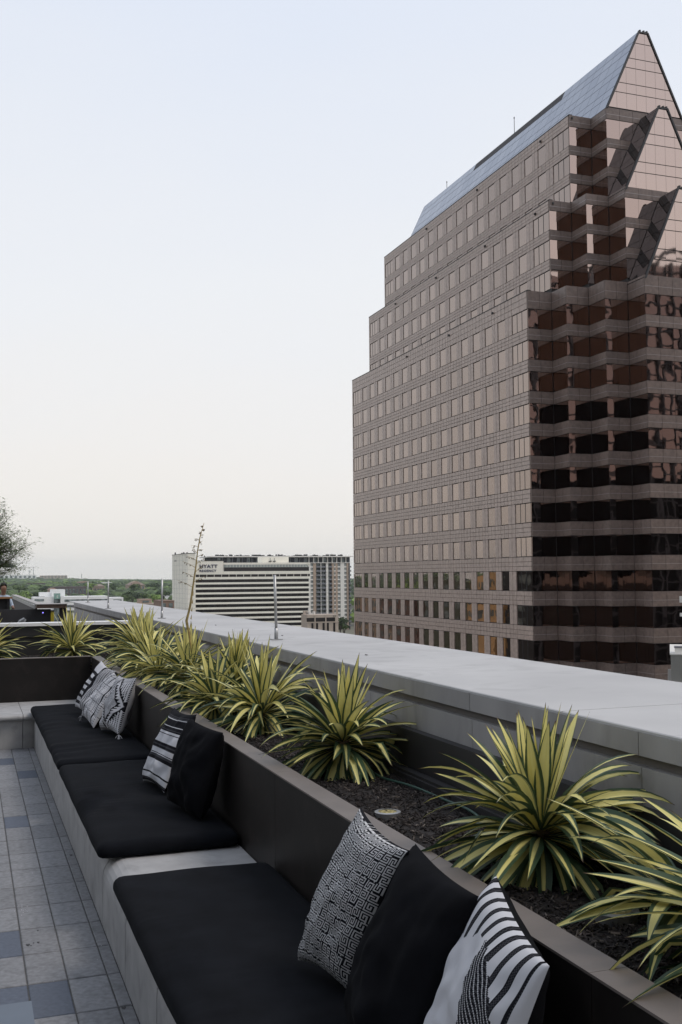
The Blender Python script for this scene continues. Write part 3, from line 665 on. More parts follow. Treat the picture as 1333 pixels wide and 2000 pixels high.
# ---- seated person
def skin_person():
    J = [(0, 0, 0), (0, 0, .22), (.02, 0, .42), (.05, 0, .53), (.07, 0, .60), (.08, 0, .70), (.08, 0, .80),      # pelvis..head top
         (.0, -.17, .45), (.10, -.24, .22), (.32, -.22, .17), (.42, -.20, .18),                                # right arm
         (.0, .17, .45), (.08, .24, .22), (.30, .20, .17), (.40, .18, .18),                                   # left arm
         (.05, -.10, -.02), (.42, -.12, -.03), (.40, -.12, -.45), (.50, -.12, -.50),
         (.05, .10, -.02), (.42, .12, -.03), (.40, .12, -.45), (.50, .12, -.50)]
    E = [(0,1),(1,2),(2,3),(3,4),(4,5),(5,6),(2,7),(7,8),(8,9),(9,10),(2,11),(11,12),(12,13),(13,14),(0,15),(15,16),(16,17),(17,18),(0,19),(19,20),(20,21),(21,22)]
    rad = [.15,.135,.15,.06,.058,.095,.07,.075,.05,.04,.035,.075,.05,.04,.035,.10,.075,.05,.04,.10,.075,.05,.04]
    me = bpy.data.meshes.new('body'); me.from_pydata(J, E, [])
    o = bpy.data.objects.new('body_src', me); COL.objects.link(o)
    o.modifiers.new('s', 'SKIN'); sk = me.skin_vertices[0].data
    for i, r in enumerate(rad): sk[i].radius = (r, r)
    sk[0].use_root = True
    sub = o.modifiers.new('d', 'SUBSURF'); sub.levels = 2; sub.render_levels = 2
    dg = bpy.context.evaluated_depsgraph_get(); m2 = bpy.data.meshes.new_from_object(o.evaluated_get(dg)); bpy.data.objects.remove(o)
    return m2
m_skin = mat('skin', (.22, .12, .08), .6); m_shirt = mat('pale_blue_shirt', (.42, .50, .60), .9, var=.1); m_trs = mat('dark_trousers', (.03, .03, .035), .9); m_hair = mat('dark_hair', (.012, .010, .009), .7)
pm = skin_person(); pm.name = 'body'
for m_ in (m_skin, m_shirt, m_trs): pm.materials.append(m_)
for p in pm.polygons:
    c = p.center; p.use_smooth = True
    p.material_index = 2 if c.z < .03 else (1 if (c.z < .53 and c.x < .14) else 0)
pr_ = thing('person', 'person in a pale blue shirt seated at the bar table, resting arms on it', 'person', (.87, 30.05, -.985))
pr_.rotation_euler.z = R(-75)
link('body', pm, pr_)
hb = bmesh.new(); bmesh.ops.create_icosphere(hb, subdivisions=3, radius=1.0)
for v in hb.verts:
    v.co = Vector((v.co.x * .105 - .012, v.co.y * .095, v.co.z * .125)) + Vector((.065, 0, .755))
bmesh.ops.delete(hb, geom=[v for v in hb.verts if v.co.x > .11 and v.co.z < .80 or v.co.z < .66], context='VERTS')
hm = bpy.data.meshes.new('hair'); hb.to_mesh(hm); hb.free(); hm.materials.append(m_hair); hm.polygons.foreach_set('use_smooth', [True] * len(hm.polygons)); link('hair', hm, pr_)
fb = MB(); fb.prism([(.165, -.012, .70), (.165, .012, .70), (.17, .006, .735), (.17, -.006, .735)], (.022, 0, -.004)); fb.box(.155, .168, -.028, .028, .658, .668)
nm_ = fb.mesh('face', m_skin); link('face', nm_, pr_)
stl = thing('bar_stool', 'dark bar stool under the seated person', 'stool', (.88, 30.05, DECK))
mb = MB(); mb.box(.69, 1.05, 29.9, 30.22, -1.165, -1.125); mb.build('seat', m_dwall, stl)
for (x, y) in ((.71, 29.92), (1.01, 29.92), (.71, 30.18), (1.01, 30.18)):
    mb = MB(); mb.tube([(x, y, DECK), (x, y, -1.166)], .014, 6); mb.build('leg', m_metal, stl)

# ---- patio umbrella tip
um = thing('patio_umbrella', 'dark patio umbrella canopy reaching in at the left edge', 'umbrella', (-.75, 19.5, DECK))
m_can = mat('umbrella_canvas', (.035, .04, .036), .8, var=.1)
for k in range(8):
    a0, a1 = k * math.pi / 4 - math.pi / 8, (k + 1) * math.pi / 4 - math.pi / 8
    mb = MB(); rr = 1.55 / math.cos(math.pi / 8) * .985; cx, cy_ = -.75, 19.5
    p0, p1, tp = (cx + rr * math.cos(a0), cy_ + rr * math.sin(a0), .20), (cx + rr * math.cos(a1), cy_ + rr * math.sin(a1), .20), (cx, cy_, .72)
    mid = tuple((np.array(p0) + np.array(p1)) / 2 + np.array((0, 0, .03)))
    mb.poly([p0, mid, tp]); mb.poly([mid, p1, tp]); mb.poly([p0, (p0[0], p0[1], .19), (mid[0], mid[1], .21), mid]); mb.poly([mid, (mid[0], mid[1], .21), (p1[0], p1[1], .19), p1])
    mb.build('canopy_panel', m_can, um)
mb = MB(); mb.tube([(-.75, 19.5, DECK), (-.75, 19.5, .72)], .025, 8); mb.build('pole', m_dwall, um)
# ---- fine-leaved tree at the left edge
tr_ = thing('palo_verde_tree', 'airy fine-leaved tree at the left edge of the terrace', 'tree', (-.35, 17.6, DECK))
q = random.Random(8); br = MB(); lf = MB()
def grow(p, d, L, r, lev):
    n = 4; pts = [p]; rads = [r]
    for i in range(n):
        d = (d + Vector((q.uniform(-1, 1), q.uniform(-1, 1), q.uniform(-.7, .9))) * .16).normalized(); p = p + d * L / n; pts.append(p); rads.append(r * (1 - .6 * (i + 1) / n))
        if lev > 0:
            for _ in range(3):
                if q.random() < .85: grow(p, (d + Vector((q.uniform(-1, 1), q.uniform(-1, 1), q.uniform(-.55, .7))) * .75).normalized(), L * q.uniform(.5, .75), r * .5, lev - 1)
        if lev <= 1:
            for _ in range(10):
                c = p + Vector((q.gauss(0, 1), q.gauss(0, 1), q.gauss(0, 1))) * .04; a = q.uniform(0, 6.3); s_ = q.uniform(.012, .028); t = Vector((math.cos(a), math.sin(a), q.uniform(-.6, .6))) * s_; w = Vector((-t.y, t.x, q.uniform(-.3, .3) * s_)) * .35
                lf.poly([c - t, c + w, c + t, c - w])
    br.tube(pts, [max(x_ * .7, .0012) for x_ in rads], 5, cap=False)
base = Vector((-.35, 17.6, DECK)); br.tube([base, base + Vector((.05, 0, 1.0)), base + Vector((.02, .05, 1.75))], [.07, .055, .045], 8)
for i in range(8):
    a = i * 2.4; e = .35 + .12 * i
    grow(base + Vector((.02, .05, 1.62 + .03 * i)), Vector((math.cos(a) * .8, math.sin(a) * .8, e)).normalized(), q.uniform(.55, .75), .02, 2)
for d in ((.55, -.1, .95), (.75, .2, .7), (.35, .0, 1.2), (.8, -.25, .55), (.68, .05, .8)):
    grow(base + Vector((.02, .05, 1.72)), Vector(d).normalized(), q.uniform(.8, .98), .02, 2)
br.build('trunk', mat('bark_grey', (.09, .08, .05), .9), tr_, recalc=False); lf.build('crown', mat('fine_leaf', (.12, .18, .05), .7, var=.4, vscale=9), tr_, recalc=False)
# ------------------------------------------------------------------ ground and terrain
GZ = -48.0
def terrain(x, y):
    d = math.hypot(x, y)
    prof = [(0, -48), (450, -47), (800, -36), (1200, -29), (1700, -24), (2600, -25), (3600, -27), (4600, -27), (5600, -25), (12000, -25)]
    for (a, za), (b, zb) in zip(prof[:-1], prof[1:]):
        if d <= b: z = za + (zb - za) * (d - a) / (b - a); break
    else: z = -25
    if d > 1500:
        k = min(1, (d - 1500) / 3000); t = x / max(y, 1) if y > 0 else -1
        z += k * (9 * mnoise.noise(Vector((x / 900, y / 900, 0))) + 22 * max(0, min(1, (.11 - t) / .11)) * max(0, min(1, (d - 3200) / 1600)) - 5 * max(0, min(1, (t - .12) / .08)))
    return z
gb = MB(); xs = [-9000, -5000, -3000, -2000, -1400, -1000, -700, -450, -300, -200, -100, 0, 100, 200, 300, 400, 500, 600, 750, 900, 1100, 1400, 1800, 2500, 4000, 7000]
ys = [-3000, -1000, -300, 0, 150, 300, 450, 600, 800, 1000, 1250, 1500, 1800, 2150, 2500, 2900, 3300, 3800, 4300, 4800, 5400, 6200, 7500, 9500, 12000]
for y in ys:
    for x in xs: gb.v.append((x, y, terrain(x, y)))
for j in range(len(ys) - 1):
    for i in range(len(xs) - 1): k = j * len(xs) + i; gb.f.append((k, k + 1, k + len(xs) + 1, k + len(xs))); gb.m.append(0)
tag(gb.build('ground', mat('ground_mix', (.10, .11, .07), .95, var=.3, vscale=.01, col2=(.16, .15, .12)), smooth=True), kind='structure')
mb = MB(); mb.box(8, 58, -200, 420, GZ - .3, GZ + .35); tag(mb.build('street', mat('asphalt', (.05, .05, .052), .9, var=.2, vscale=.5)), kind='structure')
for (x0, x1) in ((8.0, 12.5), (53.5, 58.0)):
    mb = MB(); mb.box(x0, x1, -200, 420, GZ + .3, GZ + .48); tag(mb.build('pavement', mat('pavement_concrete', (.33, .32, .30), .9, var=.1, vscale=1)), kind='structure')

# ------------------------------------------------------------------ the stepped bronze tower
m_gran = mat('brown_granite_lit', (.40, .31, .265), .34, var=.12, vscale=2.6, col2=(.44, .345, .30), obj_rand=.05, spec=.5, detail=8)  # left-face granite, its brighter light put into the colour
m_granS = mat('brown_granite_shaded', (.165, .122, .105), .42, var=.13, vscale=2.6, col2=(.19, .142, .123), obj_rand=.06, spec=.5, detail=8)  # same granite darkened, the front's shade put into the colour
m_joint = mat('joint_dark', (.035, .03, .03), .7)
m_line = mat('polished_reveal', (.36, .32, .31), .35, metal=.4)
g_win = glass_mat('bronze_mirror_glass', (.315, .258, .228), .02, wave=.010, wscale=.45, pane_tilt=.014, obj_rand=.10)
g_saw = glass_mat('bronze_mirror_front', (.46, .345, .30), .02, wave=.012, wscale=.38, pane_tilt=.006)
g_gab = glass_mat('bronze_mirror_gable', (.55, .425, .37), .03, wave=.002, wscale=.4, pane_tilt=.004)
g_side = mat('dark_reflection_glass', (.010, .008, .008), .06, spec=.45)  # dark reflection put into the colour of the gable side glass
g_roof = glass_mat('bronze_roof_glass', (.235, .255, .30), .05, wave=.003, wscale=.4, pane_tilt=.03)
m_frame = mat('dark_bronze_frame', (.035, .034, .036), .6, metal=.0)
Xa, Xb, Xc_, Xd, Xm = 62.94, 66.2, 69.25, 72.35, 78.0
Ya, Yb, Yc, Yd = 109.2, 105.85, 102.42, 99.1
YF = 170.5
H1 = [31.95]; pst = [3.80, 3.83, 3.87, 3.92, 3.97, 4.02, 4.06, 4.1, 4.12, 4.12, 4.12, 4.12]
for p in pst: H1.append(H1[-1] - p)
H2, H3 = [44.35, 40.75, 37.05], [55.3, 51.75, 48.15]
GH = 2.40
TIERS = [  # top z, bottom z, heads, front steps [(x, y)...], left wall x
    dict(top=34.15, bot=GZ, heads=H1, x0=Xa, steps=[(Xa, Ya), (Xb, Ya), (Xb, Yb), (Xc_, Yb), (Xc_, Yc), (Xd, Yc), (Xd, Yd), (Xm, Yd)]),
    dict(top=45.65, bot=33.6, heads=H2, x0=Xb, steps=[(Xb, Ya), (Xc_, Ya), (Xc_, Yb), (Xd, Yb), (Xd, Yc), (Xm, Yc)]),
    dict(top=56.75, bot=45.1, heads=H3, x0=Xc_, steps=[(Xc_, Ya), (Xd, Ya), (Xd, Yb), (Xm, Yb)])]
tower = thing('office_tower', 'stepped brown granite tower with bronze glass and pointed glass gables', 'skyscraper', (Xm, 140, GZ))
IN = .16
def inset_plan(st):
    half = [(x + (IN if i % 2 == 0 or True else 0), y) for i, (x, y) in enumerate(st)]
    half = [(x + IN, y + IN) for (x, y) in st[:-1]] + [(Xm, st[-1][1] + IN)]
    right = [(2 * Xm - x, y) for (x, y) in reversed(half[:-1])]
    near = half + right
    far = [(x, 2 * 139.85 - y) for (x, y) in reversed(near)]
    # far side is a plain wall
    return near + [(2 * Xm - st[0][0] - IN, YF - IN), (st[0][0] + IN, YF - IN)]
for t in TIERS:
    mb = MB(); pl = inset_plan(t['steps']); mb.prism([(x, y, t['bot']) for x, y in pl], (0, 0, t['top'] - .5 - t['bot'])); t['core'] = mb.build('core_wall', m_joint, tower)

# left wall: punched windows between granite piers
cols = []
sY = (YF - Ya) / 62.6
y_c = [116.1 + 3.54 * k for k in range(15)]
y_c = [Ya + (v - 109.2) * sY for v in y_c]
WW = 1.92
edges = [(Ya + .25, Ya + 4.0)] + [(v - WW / 2, v + WW / 2) for v in y_c] + [(YF - 3.9, YF - .45)]
G = .032
def sh_mesh(key, builder, m):
    if key not in SH: SH[key] = builder().mesh(key[0], m)
    return SH[key]
SH = {}
def win_mesh(w, h): return MB().box(0, .05, 0, w, 0, h)
def pan_mesh(w, h, courses):
    b = MB(); n = courses
    for k in range(n): b.box(0, .14, 0, w, h * k / n + (.024 if k else 0), h * (k + 1) / n - (.024 if k < n - 1 else 0))
    return b
panels = []   # (x, y0, y1, z0, z1, courses)
nwin = 0
for t in TIERS:
    x0, heads, top = t['x0'], t['heads'], t['top']
    lim = 11 if t is TIERS[0] else 3
    for r, hd in enumerate(heads):
        sill = hd - GH
        if r < lim:
            for (a, b) in edges:
                w = b - a - .15
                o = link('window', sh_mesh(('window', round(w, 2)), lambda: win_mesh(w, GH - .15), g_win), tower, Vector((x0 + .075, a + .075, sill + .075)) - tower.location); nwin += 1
                if b - a > 3:  # corner windows carry two mullions
                    for f in (.36, .68):
                        mm = MB(); yy = a + (b - a) * f; mm.box(x0 + .05, x0 + .0748, yy - .03, yy + .03, sill + .03, hd - .03); mm.build('mullion', m_frame, tower)
        if r < lim + 2:
            ed = [Ya + .17] + [v for e in edges for v in e] + [YF]
            for i in range(0, len(ed), 2): panels.append((x0, ed[i], ed[i + 1], sill, hd, 1, (ed[i + 1] - ed[i]) > 1.2))
            zt = top if r == 0 else heads[r - 1] - GH
            for i in range(len(ed) - 1): panels.append((x0, ed[i], ed[i + 1], hd, zt, 3 if r else 3, (ed[i + 1] - ed[i]) > 1.2))
panels.sort(key=lambda p: math.hypot(p[1], p[3] * .3))
left = MB(); k = 0
for (x0, a, b, z0, z1, n, split) in panels:
    parts = [(a, (a + b) / 2), ((a + b) / 2, b)] if split else [(a, b)]
    for (p, q_) in parts:
        w, h = q_ - p - 2 * G, z1 - z0 - 2 * G
        if w < .05: continue
        if k < 290:
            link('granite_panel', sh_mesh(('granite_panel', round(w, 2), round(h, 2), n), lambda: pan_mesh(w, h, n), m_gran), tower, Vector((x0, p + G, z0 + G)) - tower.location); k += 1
        else:
            for c in range(n): left.box(x0, x0 + .14, p + G, q_ - G, z0 + G + h * c / n + (.024 if c else 0), z0 + G + h * (c + 1) / n - (.024 if c < n - 1 else 0))
tag(left.build('granite_panel_field', m_gran, tower, recalc=False), kind='stuff')
# coping line on each left parapet
for t in TIERS:
    mb = MB(); mb.box(t['x0'] - .03, t['x0'] + .45, Ya + .02, YF, t['top'] + .002, t['top'] + .09); mb.build('coping', m_frame, tower)

# stepped front: ribbon glass and granite spandrels wrapping the saw-tooth corners
def xrun(x0, x1, Y, z0, z1, m, name, d=.12, proud=0.0, n=2, g=.02):
    for i in range(n):
        a, b = x0 + (x1 - x0) * i / n, x0 + (x1 - x0) * (i + 1) / n
        MB().box(a + g, b - g, Y - proud, Y + d, z0, z1).build(name, m, tower)
def yrun(X, y0, y1, z0, z1, m, name, d=.12, proud=0.0, n=2, g=.02):
    for i in range(n):
        a, b = y0 + (y1 - y0) * i / n, y0 + (y1 - y0) * (i + 1) / n
        MB().box(X - proud, X + d, a + g, b - g, z0, z1).build(name, m, tower)
ncp = 0
for t in TIERS:
    st, heads, top = t['steps'], t['heads'], t['top']
    lim = 11 if t is TIERS[0] else 3
    for r, hd in enumerate(heads[:lim + 1]):
        sill = hd - GH; zt = top if r == 0 else heads[r - 1] - GH; zm = hd + (zt - hd) * .42
        for i in range(len(st) - 1):
            (xa, ya), (xb, yb_) = st[i], st[i + 1]
            if ya == yb_:     # faces -Y
                last = i == len(st) - 2; n = 3 if last else 2
                x1 = 2 * Xm - xa if last else xb
                n = 6 if last else 2
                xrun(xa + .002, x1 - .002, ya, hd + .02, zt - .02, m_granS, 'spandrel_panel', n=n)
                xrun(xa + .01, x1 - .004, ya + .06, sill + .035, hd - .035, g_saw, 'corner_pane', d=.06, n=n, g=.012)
                MB().box(xa + .05, x1 - .05, ya - .012, ya - .0005, zm - .03, zm + .03).build('bright_reveal', m_line, tower)
            else:             # faces -X
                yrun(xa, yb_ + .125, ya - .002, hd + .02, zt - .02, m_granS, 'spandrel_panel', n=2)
                yrun(xa + .06, yb_ + .07, ya - .01, sill + .035, hd - .035, g_saw, 'corner_pane', d=.06, n=2, g=.012)
                MB().box(xa - .012, xa - .0005, yb_ + .05, ya - .05, zm - .03, zm + .03).build('bright_reveal', m_line, tower)
    # hidden mirrored half: plain wall skin
    mb = MB()
    for i in range(len(st) - 2):
        (xa, ya), (xb, yb_) = st[i], st[i + 1]; A, B = 2 * Xm - xa, 2 * Xm - xb
        if ya == yb_: mb.box(min(A, B), max(A, B) - .01, ya, ya + .1, t['bot'], top)
        else: mb.box(A - .1, A, min(ya, yb_) + .11, max(ya, yb_) - .01, t['bot'], top)
    mb.build('far_side_skin', m_granS, tower)

# gables
def clip(poly, a, b, c):      # keep a*x+b*z<=c
    out = []
    for i in range(len(poly)):
        p, q2 = poly[i], poly[(i + 1) % len(poly)]; dp, dq = a * p[0] + b * p[1] - c, a * q2[0] + b * q2[1] - c
        if dp <= 0: out.append(p)
        if dp * dq < 0: s_ = dp / (dp - dq); out.append((p[0] + (q2[0] - p[0]) * s_, p[1] + (q2[1] - p[1]) * s_))
    return out
AP = .72                     # half width of the flat apex
for gi, (Yg, zb, za, Yback) in enumerate(((Yb, 56.62, 67.0, YF), (Yc, 45.3, 55.9, Yb), (Yd, 33.75, 44.85, Yc))):
    xl, xr = Xd, 2 * Xm - Xd
    sl = (za - zb) / ((Xm - AP) - xl)
    core = [(xl + .1, zb), (xr - .1, zb), (Xm + AP - .06, za - .12), (Xm - AP + .06, za - .12)]
    mb = MB(); mb.prism([(x, Yg + .12, z) for x, z in core], (0, Yback - Yg - .12 - (.05 if gi else .12), 0)); mb.build('gable_core', m_joint, tower)
    rows = [zb + .05, zb + 2.1, zb + 3.4, zb + 5.5, zb + 6.8, zb + 8.9, za - .9, za - .1] if gi == 0 else [zb + .05, zb + 2.3, zb + 3.6, zb + 5.9, zb + 7.2, zb + 9.4, za - .1]
    if gi == 0: rows = [zb + .25, zb + 2.3, zb + 3.55, zb + 5.6, zb + 6.85, zb + 8.9, za - .08]
    xcs = [Xm + (k - 5) * 1.42 + .2 for k in range(11)]
    xcs = [xl - 1] + xcs + [xr + 1]
    for z0, z1 in zip(rows[:-1], rows[1:]):
        for x0, x1 in zip(xcs[:-1], xcs[1:]):
            pg = [(x0 + .012, z0 + .045), (x1 - .012, z0 + .045), (x1 - .012, z1 - .045), (x0 + .012, z1 - .045)]
            # left rake: z <= zb + sl*(x-xl) ; right rake mirrored
            pg = clip(pg, -sl, 1, zb - sl * xl - .25)
            if len(pg) > 2: pg = clip(pg, sl, 1, zb + sl * xr - .25)
            if len(pg) < 3 or max(p[0] for p in pg) - min(p[0] for p in pg) < .06: continue
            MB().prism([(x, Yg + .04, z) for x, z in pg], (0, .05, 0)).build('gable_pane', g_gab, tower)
    # rake edge fins
    for s_ in (-1, 1):
        e0, e1 = (Xm + s_ * (Xm - xl), zb), (Xm + s_ * AP, za + .1)
        mb = MB(); mb.prism([(e0[0], Yg - .10, e0[1]), (e0[0] - s_ * .22, Yg - .10, e0[1]), (e1[0] - s_ * .22, Yg - .10, e1[1]), (e1[0], Yg - .10, e1[1])], (0, .22, 0)); mb.build('rake_fin', m_frame, tower)
    mb = MB(); mb.box(Xm - AP + .2, Xm + AP - .2, Yg - .08, Yback - .05, za - .1, za + .04); mb.build('ridge_cap', m_frame, tower)
    for f in (-1, 0.1, 1):
        mb = MB(); mb.box(Xm + f * .5 - .1, Xm + f * .5 + .1, Yg - .09, Yg + .3, za + .05, za + .28); mb.build('ridge_block', m_frame, tower)
    # roof slopes
    L = math.hypot(Xm - AP - xl, za - zb); ux, uz = (Xm - AP - xl) / L, (za - zb) / L; nx_, nz_ = -uz, ux
    fr = [0, .17, .29, .46, .58, .75, .87, 1.0] if gi == 0 else [0, .2, .33, .53, .66, .86, 1.0]
    ylist = list(np.linspace(Yg + .1, Yback - .02, 32 if gi == 0 else 3))
    for side in (1, -1):
        if side == -1:
            mb = MB(); mb.prism([(xr - .02, Yg + .1, zb), (xr + .1, Yg + .1, zb), (Xm + AP + .06, Yg + .1, za), (Xm + AP - .06, Yg + .1, za)], (0, Yback - Yg - .2, 0)); mb.build('far_roof_slope', g_roof, tower); continue
        for k in range(len(fr) - 1):
            for y0, y1 in zip(ylist[:-1], ylist[1:]):
                a0, a1 = fr[k] * L + .035, fr[k + 1] * L - .035
                lou = gi == 0 and k == len(fr) - 2 and 122 < (y0 + y1) / 2 < 149
                lou2 = False and k == 1 and 109.0 < (y0 + y1) / 2 < 110.6
                pts = [(xl + ux * a0 + nx_ * .06, y0 + .02, zb + uz * a0 + nz_ * .06), (xl + ux * a0 + nx_ * .06, y1 - .02, zb + uz * a0 + nz_ * .06), (xl + ux * a1 + nx_ * .06, y1 - .02, zb + uz * a1 + nz_ * .06), (xl + ux * a1 + nx_ * .06, y0 + .02, zb + uz * a1 + nz_ * .06)]
                MB().prism(pts, (-nx_ * .05, 0, -nz_ * .05)).build('louvre_panel' if lou else 'roof_pane', m_joint if (lou or lou2) else (g_roof if gi == 0 else g_side), tower)
    if gi == 0:   # far rake fin
        mb = MB(); mb.prism([(xl, Yback + .02, zb), (xl + .25, Yback + .02, zb), (Xm - AP + .25, Yback + .02, za), (Xm - AP, Yback + .02, za)], (0, .2, 0)); mb.build('rake_fin', m_frame, tower)
        for (y, h) in ((138.4, 2.9), (162.5, 1.6)):
            mb = MB(); mb.tube([(Xm, y, za), (Xm, y, za + h)], .05, 6); mb.tube([(Xm, y, za + h), (Xm, y, za + h + .25)], .09, 6); mb.build('antenna', m_frame, tower)
# small floodlights on the parapets
for (x, y, z) in ((Xb + .6, Ya - .0, 45.2), (Xc_ + .5, Ya, 56.3), (Xa - .0, 118, 33.4), (Xa, 131, 33.4), (Xa, 146, 33.4), (Xb, 126, 44.9), (Xb, 142, 44.9), (Xb, 158, 44.9), (Xb, 112.5, 44.9), (Xc_, 116, 56), (Xc_, 134, 56), (Xc_, 152, 56)):
    mb = MB(); mb.box(x - .22, x - .02, y - .12, y + .12, z - .05, z + .2); mb.build('floodlight', m_frame, tower)
# corner ceiling lights seen inside are left to the glass reflections

# ------------------------------------------------------------------ letters
def text_mesh(name, s, m, size, loc, parent, depth=.25, rot=(math.pi / 2, 0, 0), bold=0.0, width=1.0):
    cu = bpy.data.curves.new(name, 'FONT'); cu.body = s; cu.size = size; cu.extrude = depth / 2; cu.offset = bold; cu.space_character = 1.12; cu.resolution_u = 2
    o = bpy.data.objects.new(name, cu); COL.objects.link(o)
    dg = bpy.context.evaluated_depsgraph_get(); me = bpy.data.meshes.new_from_object(o.evaluated_get(dg)); bpy.data.objects.remove(o)
    me.materials.clear(); me.materials.append(m); me.name = name
    r = link(name, me, parent); r.location = Vector(loc) - wloc(parent); r.rotation_euler = rot; r.scale.x = width
    return r

# ------------------------------------------------------------------ white striped hotel
m_hot = mat('hotel_cream', (.82, .79, .70), .8, var=.05, vscale=.3)
m_hglass = mat('hotel_dark_glass', (.018, .014, .014), .08, var=.5, vscale=.08, spec=.35)
m_sign = mat('sign_slate', (.055, .055, .10), .5)
hotel = thing('hotel_building', 'cream hotel with horizontal dark window bands and a two-line rooftop name', 'building', (160, 640, GZ))
mb = MB(); mb.box(127.5, 199.5, 621, 660, GZ, 7.5); mb.build('core_wall', m_hot, hotel)
mb = MB(); mb.box(122.8, 127.4, 617.5, 669, GZ, 13.9); sw = mb.build('stair_tower', m_hot, hotel)
for k in range(22):   # panel joints of the stair tower
    z = 13 - k * 2.9; mb = MB(); mb.box(122.74, 127.3, 617.44, 617.499, z - .05, z + .05); mb.box(122.74, 122.799, 617.5, 668.9, z - .05, z + .05); mb.build('joint', mat('cream_joint', (.46, .45, .40), .9), sw)
for y in (626, 635, 644, 653, 661):
    mb = MB(); mb.box(122.72, 122.798, y - .12, y + .12, GZ, 13.85); mb.build('joint', MATS['cream_joint'], sw)
mb = MB(); mb.box(122.6, 127.5, 617.3, 669.2, 13.9, 14.2); mb.build('coping', m_liner, sw)
for y in (655, 658.5): mb = MB(); mb.box(122.7, 122.79, y, y + 1.6, 9.7, 10.6); mb.build('vent', m_liner, sw)
for y, h in ((662, 1.4), (640, .6), (634, .9), (624, .6)): mb = MB(); mb.box(123.2, 123.9, y, y + 1, 14.2, 14.2 + h); mb.build('roof_unit', m_liner, sw)
mb = MB(); mb.box(128, 144.8, 619.6, 621, 1.35, 9.4); mb.build('sign_wall', m_hot, hotel)
mb = MB(); mb.box(127.8, 145, 619.5, 622, 9.4, 9.65); mb.build('sign_wall_coping', m_liner, hotel)
text_mesh('sign_letters', 'HYATT', m_sign, 2.75, (130.1, 619.5, 5.35), hotel, .3, bold=.09, width=1.16)
text_mesh('sign_letters', 'REGENCY', m_sign, 1.9, (130.1, 619.5, 2.95), hotel, .3, bold=.05, width=1.13)
mb = MB(); mb.box(145.2, 199.8, 619.7, 621, 7.2, 8.4); mb.build('top_band', m_hot, hotel)
mb = MB(); mb.prism([(145.4, 619.75, 5.6), (199.2, 619.75, 5.6), (197.8, 619.75, 7.15), (145.4, 619.75, 7.15)], (0, .5, 0)); mb.build('skylight', mat('skylight_glass', (.30, .33, .32), .2), hotel)
for k in range(27): x = 147 + k * 1.93; mb = MB(); mb.box(x, x + .18, 619.66, 619.749, 5.65, 7.1); mb.build('skylight_bar', m_hot, hotel)
mb = MB(); mb.box(145.4, 199.2, 619.8, 621, 3.2, 5.55); mb.build('window_band', m_hglass, hotel)
mb = MB(); mb.box(144.9, 200.2, 619.6, 621, 1.35, 3.15); mb.build('spandrel', m_hot, hotel)
mb = MB(); mb.box(128, 199.8, 619.9, 621, -.2, 1.3); mb.build('window_band', m_hglass, hotel)
for k in range(16): x = 130 + k * 4.55; mb = MB(); mb.box(x, x + .22, 619.7, 619.899, -.18, 1.29); mb.build('mullion', m_hot, hotel)
z = -.25
for k in range(15):
    b0 = MB(); b0.box(126.6 if k else 127.4, 200 if k == 0 else 199.3, 619.3, 621, z - (1.15 if k else 1.4), z); b0.build('spandrel', m_hot, hotel)
    zz = z - (1.15 if k else 1.4)
    b1 = MB(); b1.box(126.8, 199.1, 620.1, 621, zz - 1.82, zz - .02); b1.build('window_band', m_hglass, hotel)
    for q2 in range(20):
        x = 128.5 + q2 * 3.7; mm = MB(); mm.box(x, x + .09, 620.02, 620.099, zz - 1.8, zz - .03); mm.build('mullion', m_frame, hotel)
    z = zz - 1.84
mb = MB(); mb.box(170.6, 187.6, 625, 636, 7.4, 12.0); pent = mb.build('penthouse', m_hot, hotel)
for x in (175.6, 178.2): mb = MB(); mb.tube([(x, 624.6, 8.0), (x, 624.6, 11.3)], .12, 5); mb.tube([(x - .9, 624.6, 9), (x + .9, 624.6, 9.4)], .3, 6); mb.build('roof_antenna', m_liner, pent)

# ------------------------------------------------------------------ apartment block behind the hotel
m_tan = mat('tan_brick', (.40, .31, .245), .9, var=.08, vscale=.5); m_pale = mat('pale_render', (.70, .68, .64), .85); m_agl = mat('apt_glass', (.05, .06, .065), .15, var=.6, vscale=.35, col2=(.16, .19, .19)); m_dk = mat('balcony_shade', (.05, .052, .06), .8); m_rail = mat('balcony_rail', (.16, .165, .18), .5)
apt = thing('apartment_block', 'tall apartment block with tan brick strips and balconies behind the hotel', 'building', (235, 720, GZ))
mb = MB(); mb.box(158, 256.3, 702, 735, GZ, 13.2); mb.build('core_wall', m_dk, apt)
mb = MB(); mb.box(154.5, 257.6, 698.8, 736, 13.25, 14.0); mb.build('roof_slab', m_pale, apt)
for k in range(28):
    x = 159.5 + k * 3.45
    mb = MB(); mb.box(x, x + .35, 700.2, 701.9, 9.4, 13.2); mb.build('roof_column', m_pale if k > 18 else m_rail, apt)
    if k % 2 == 0: mb = MB(); mb.box(x + .6, x + 2.6, 701.8, 701.99, 9.8, 12.8); mb.build('window', m_agl, apt)
mb = MB(); mb.box(158, 256.5, 699.6, 702, 9.0, 9.4); mb.build('terrace_slab', m_pale, apt)
qa = random.Random(4)
rb = MB()
for k in range(90):
    x = qa.uniform(160, 254); w = qa.uniform(.4, 2.4); h = qa.uniform(.3, 1.5); rb.box(x, x + w, 712, 714, 14.0, 14.0 + h)
tag(rb.build('roof_clutter', m_dk, apt), kind='stuff')
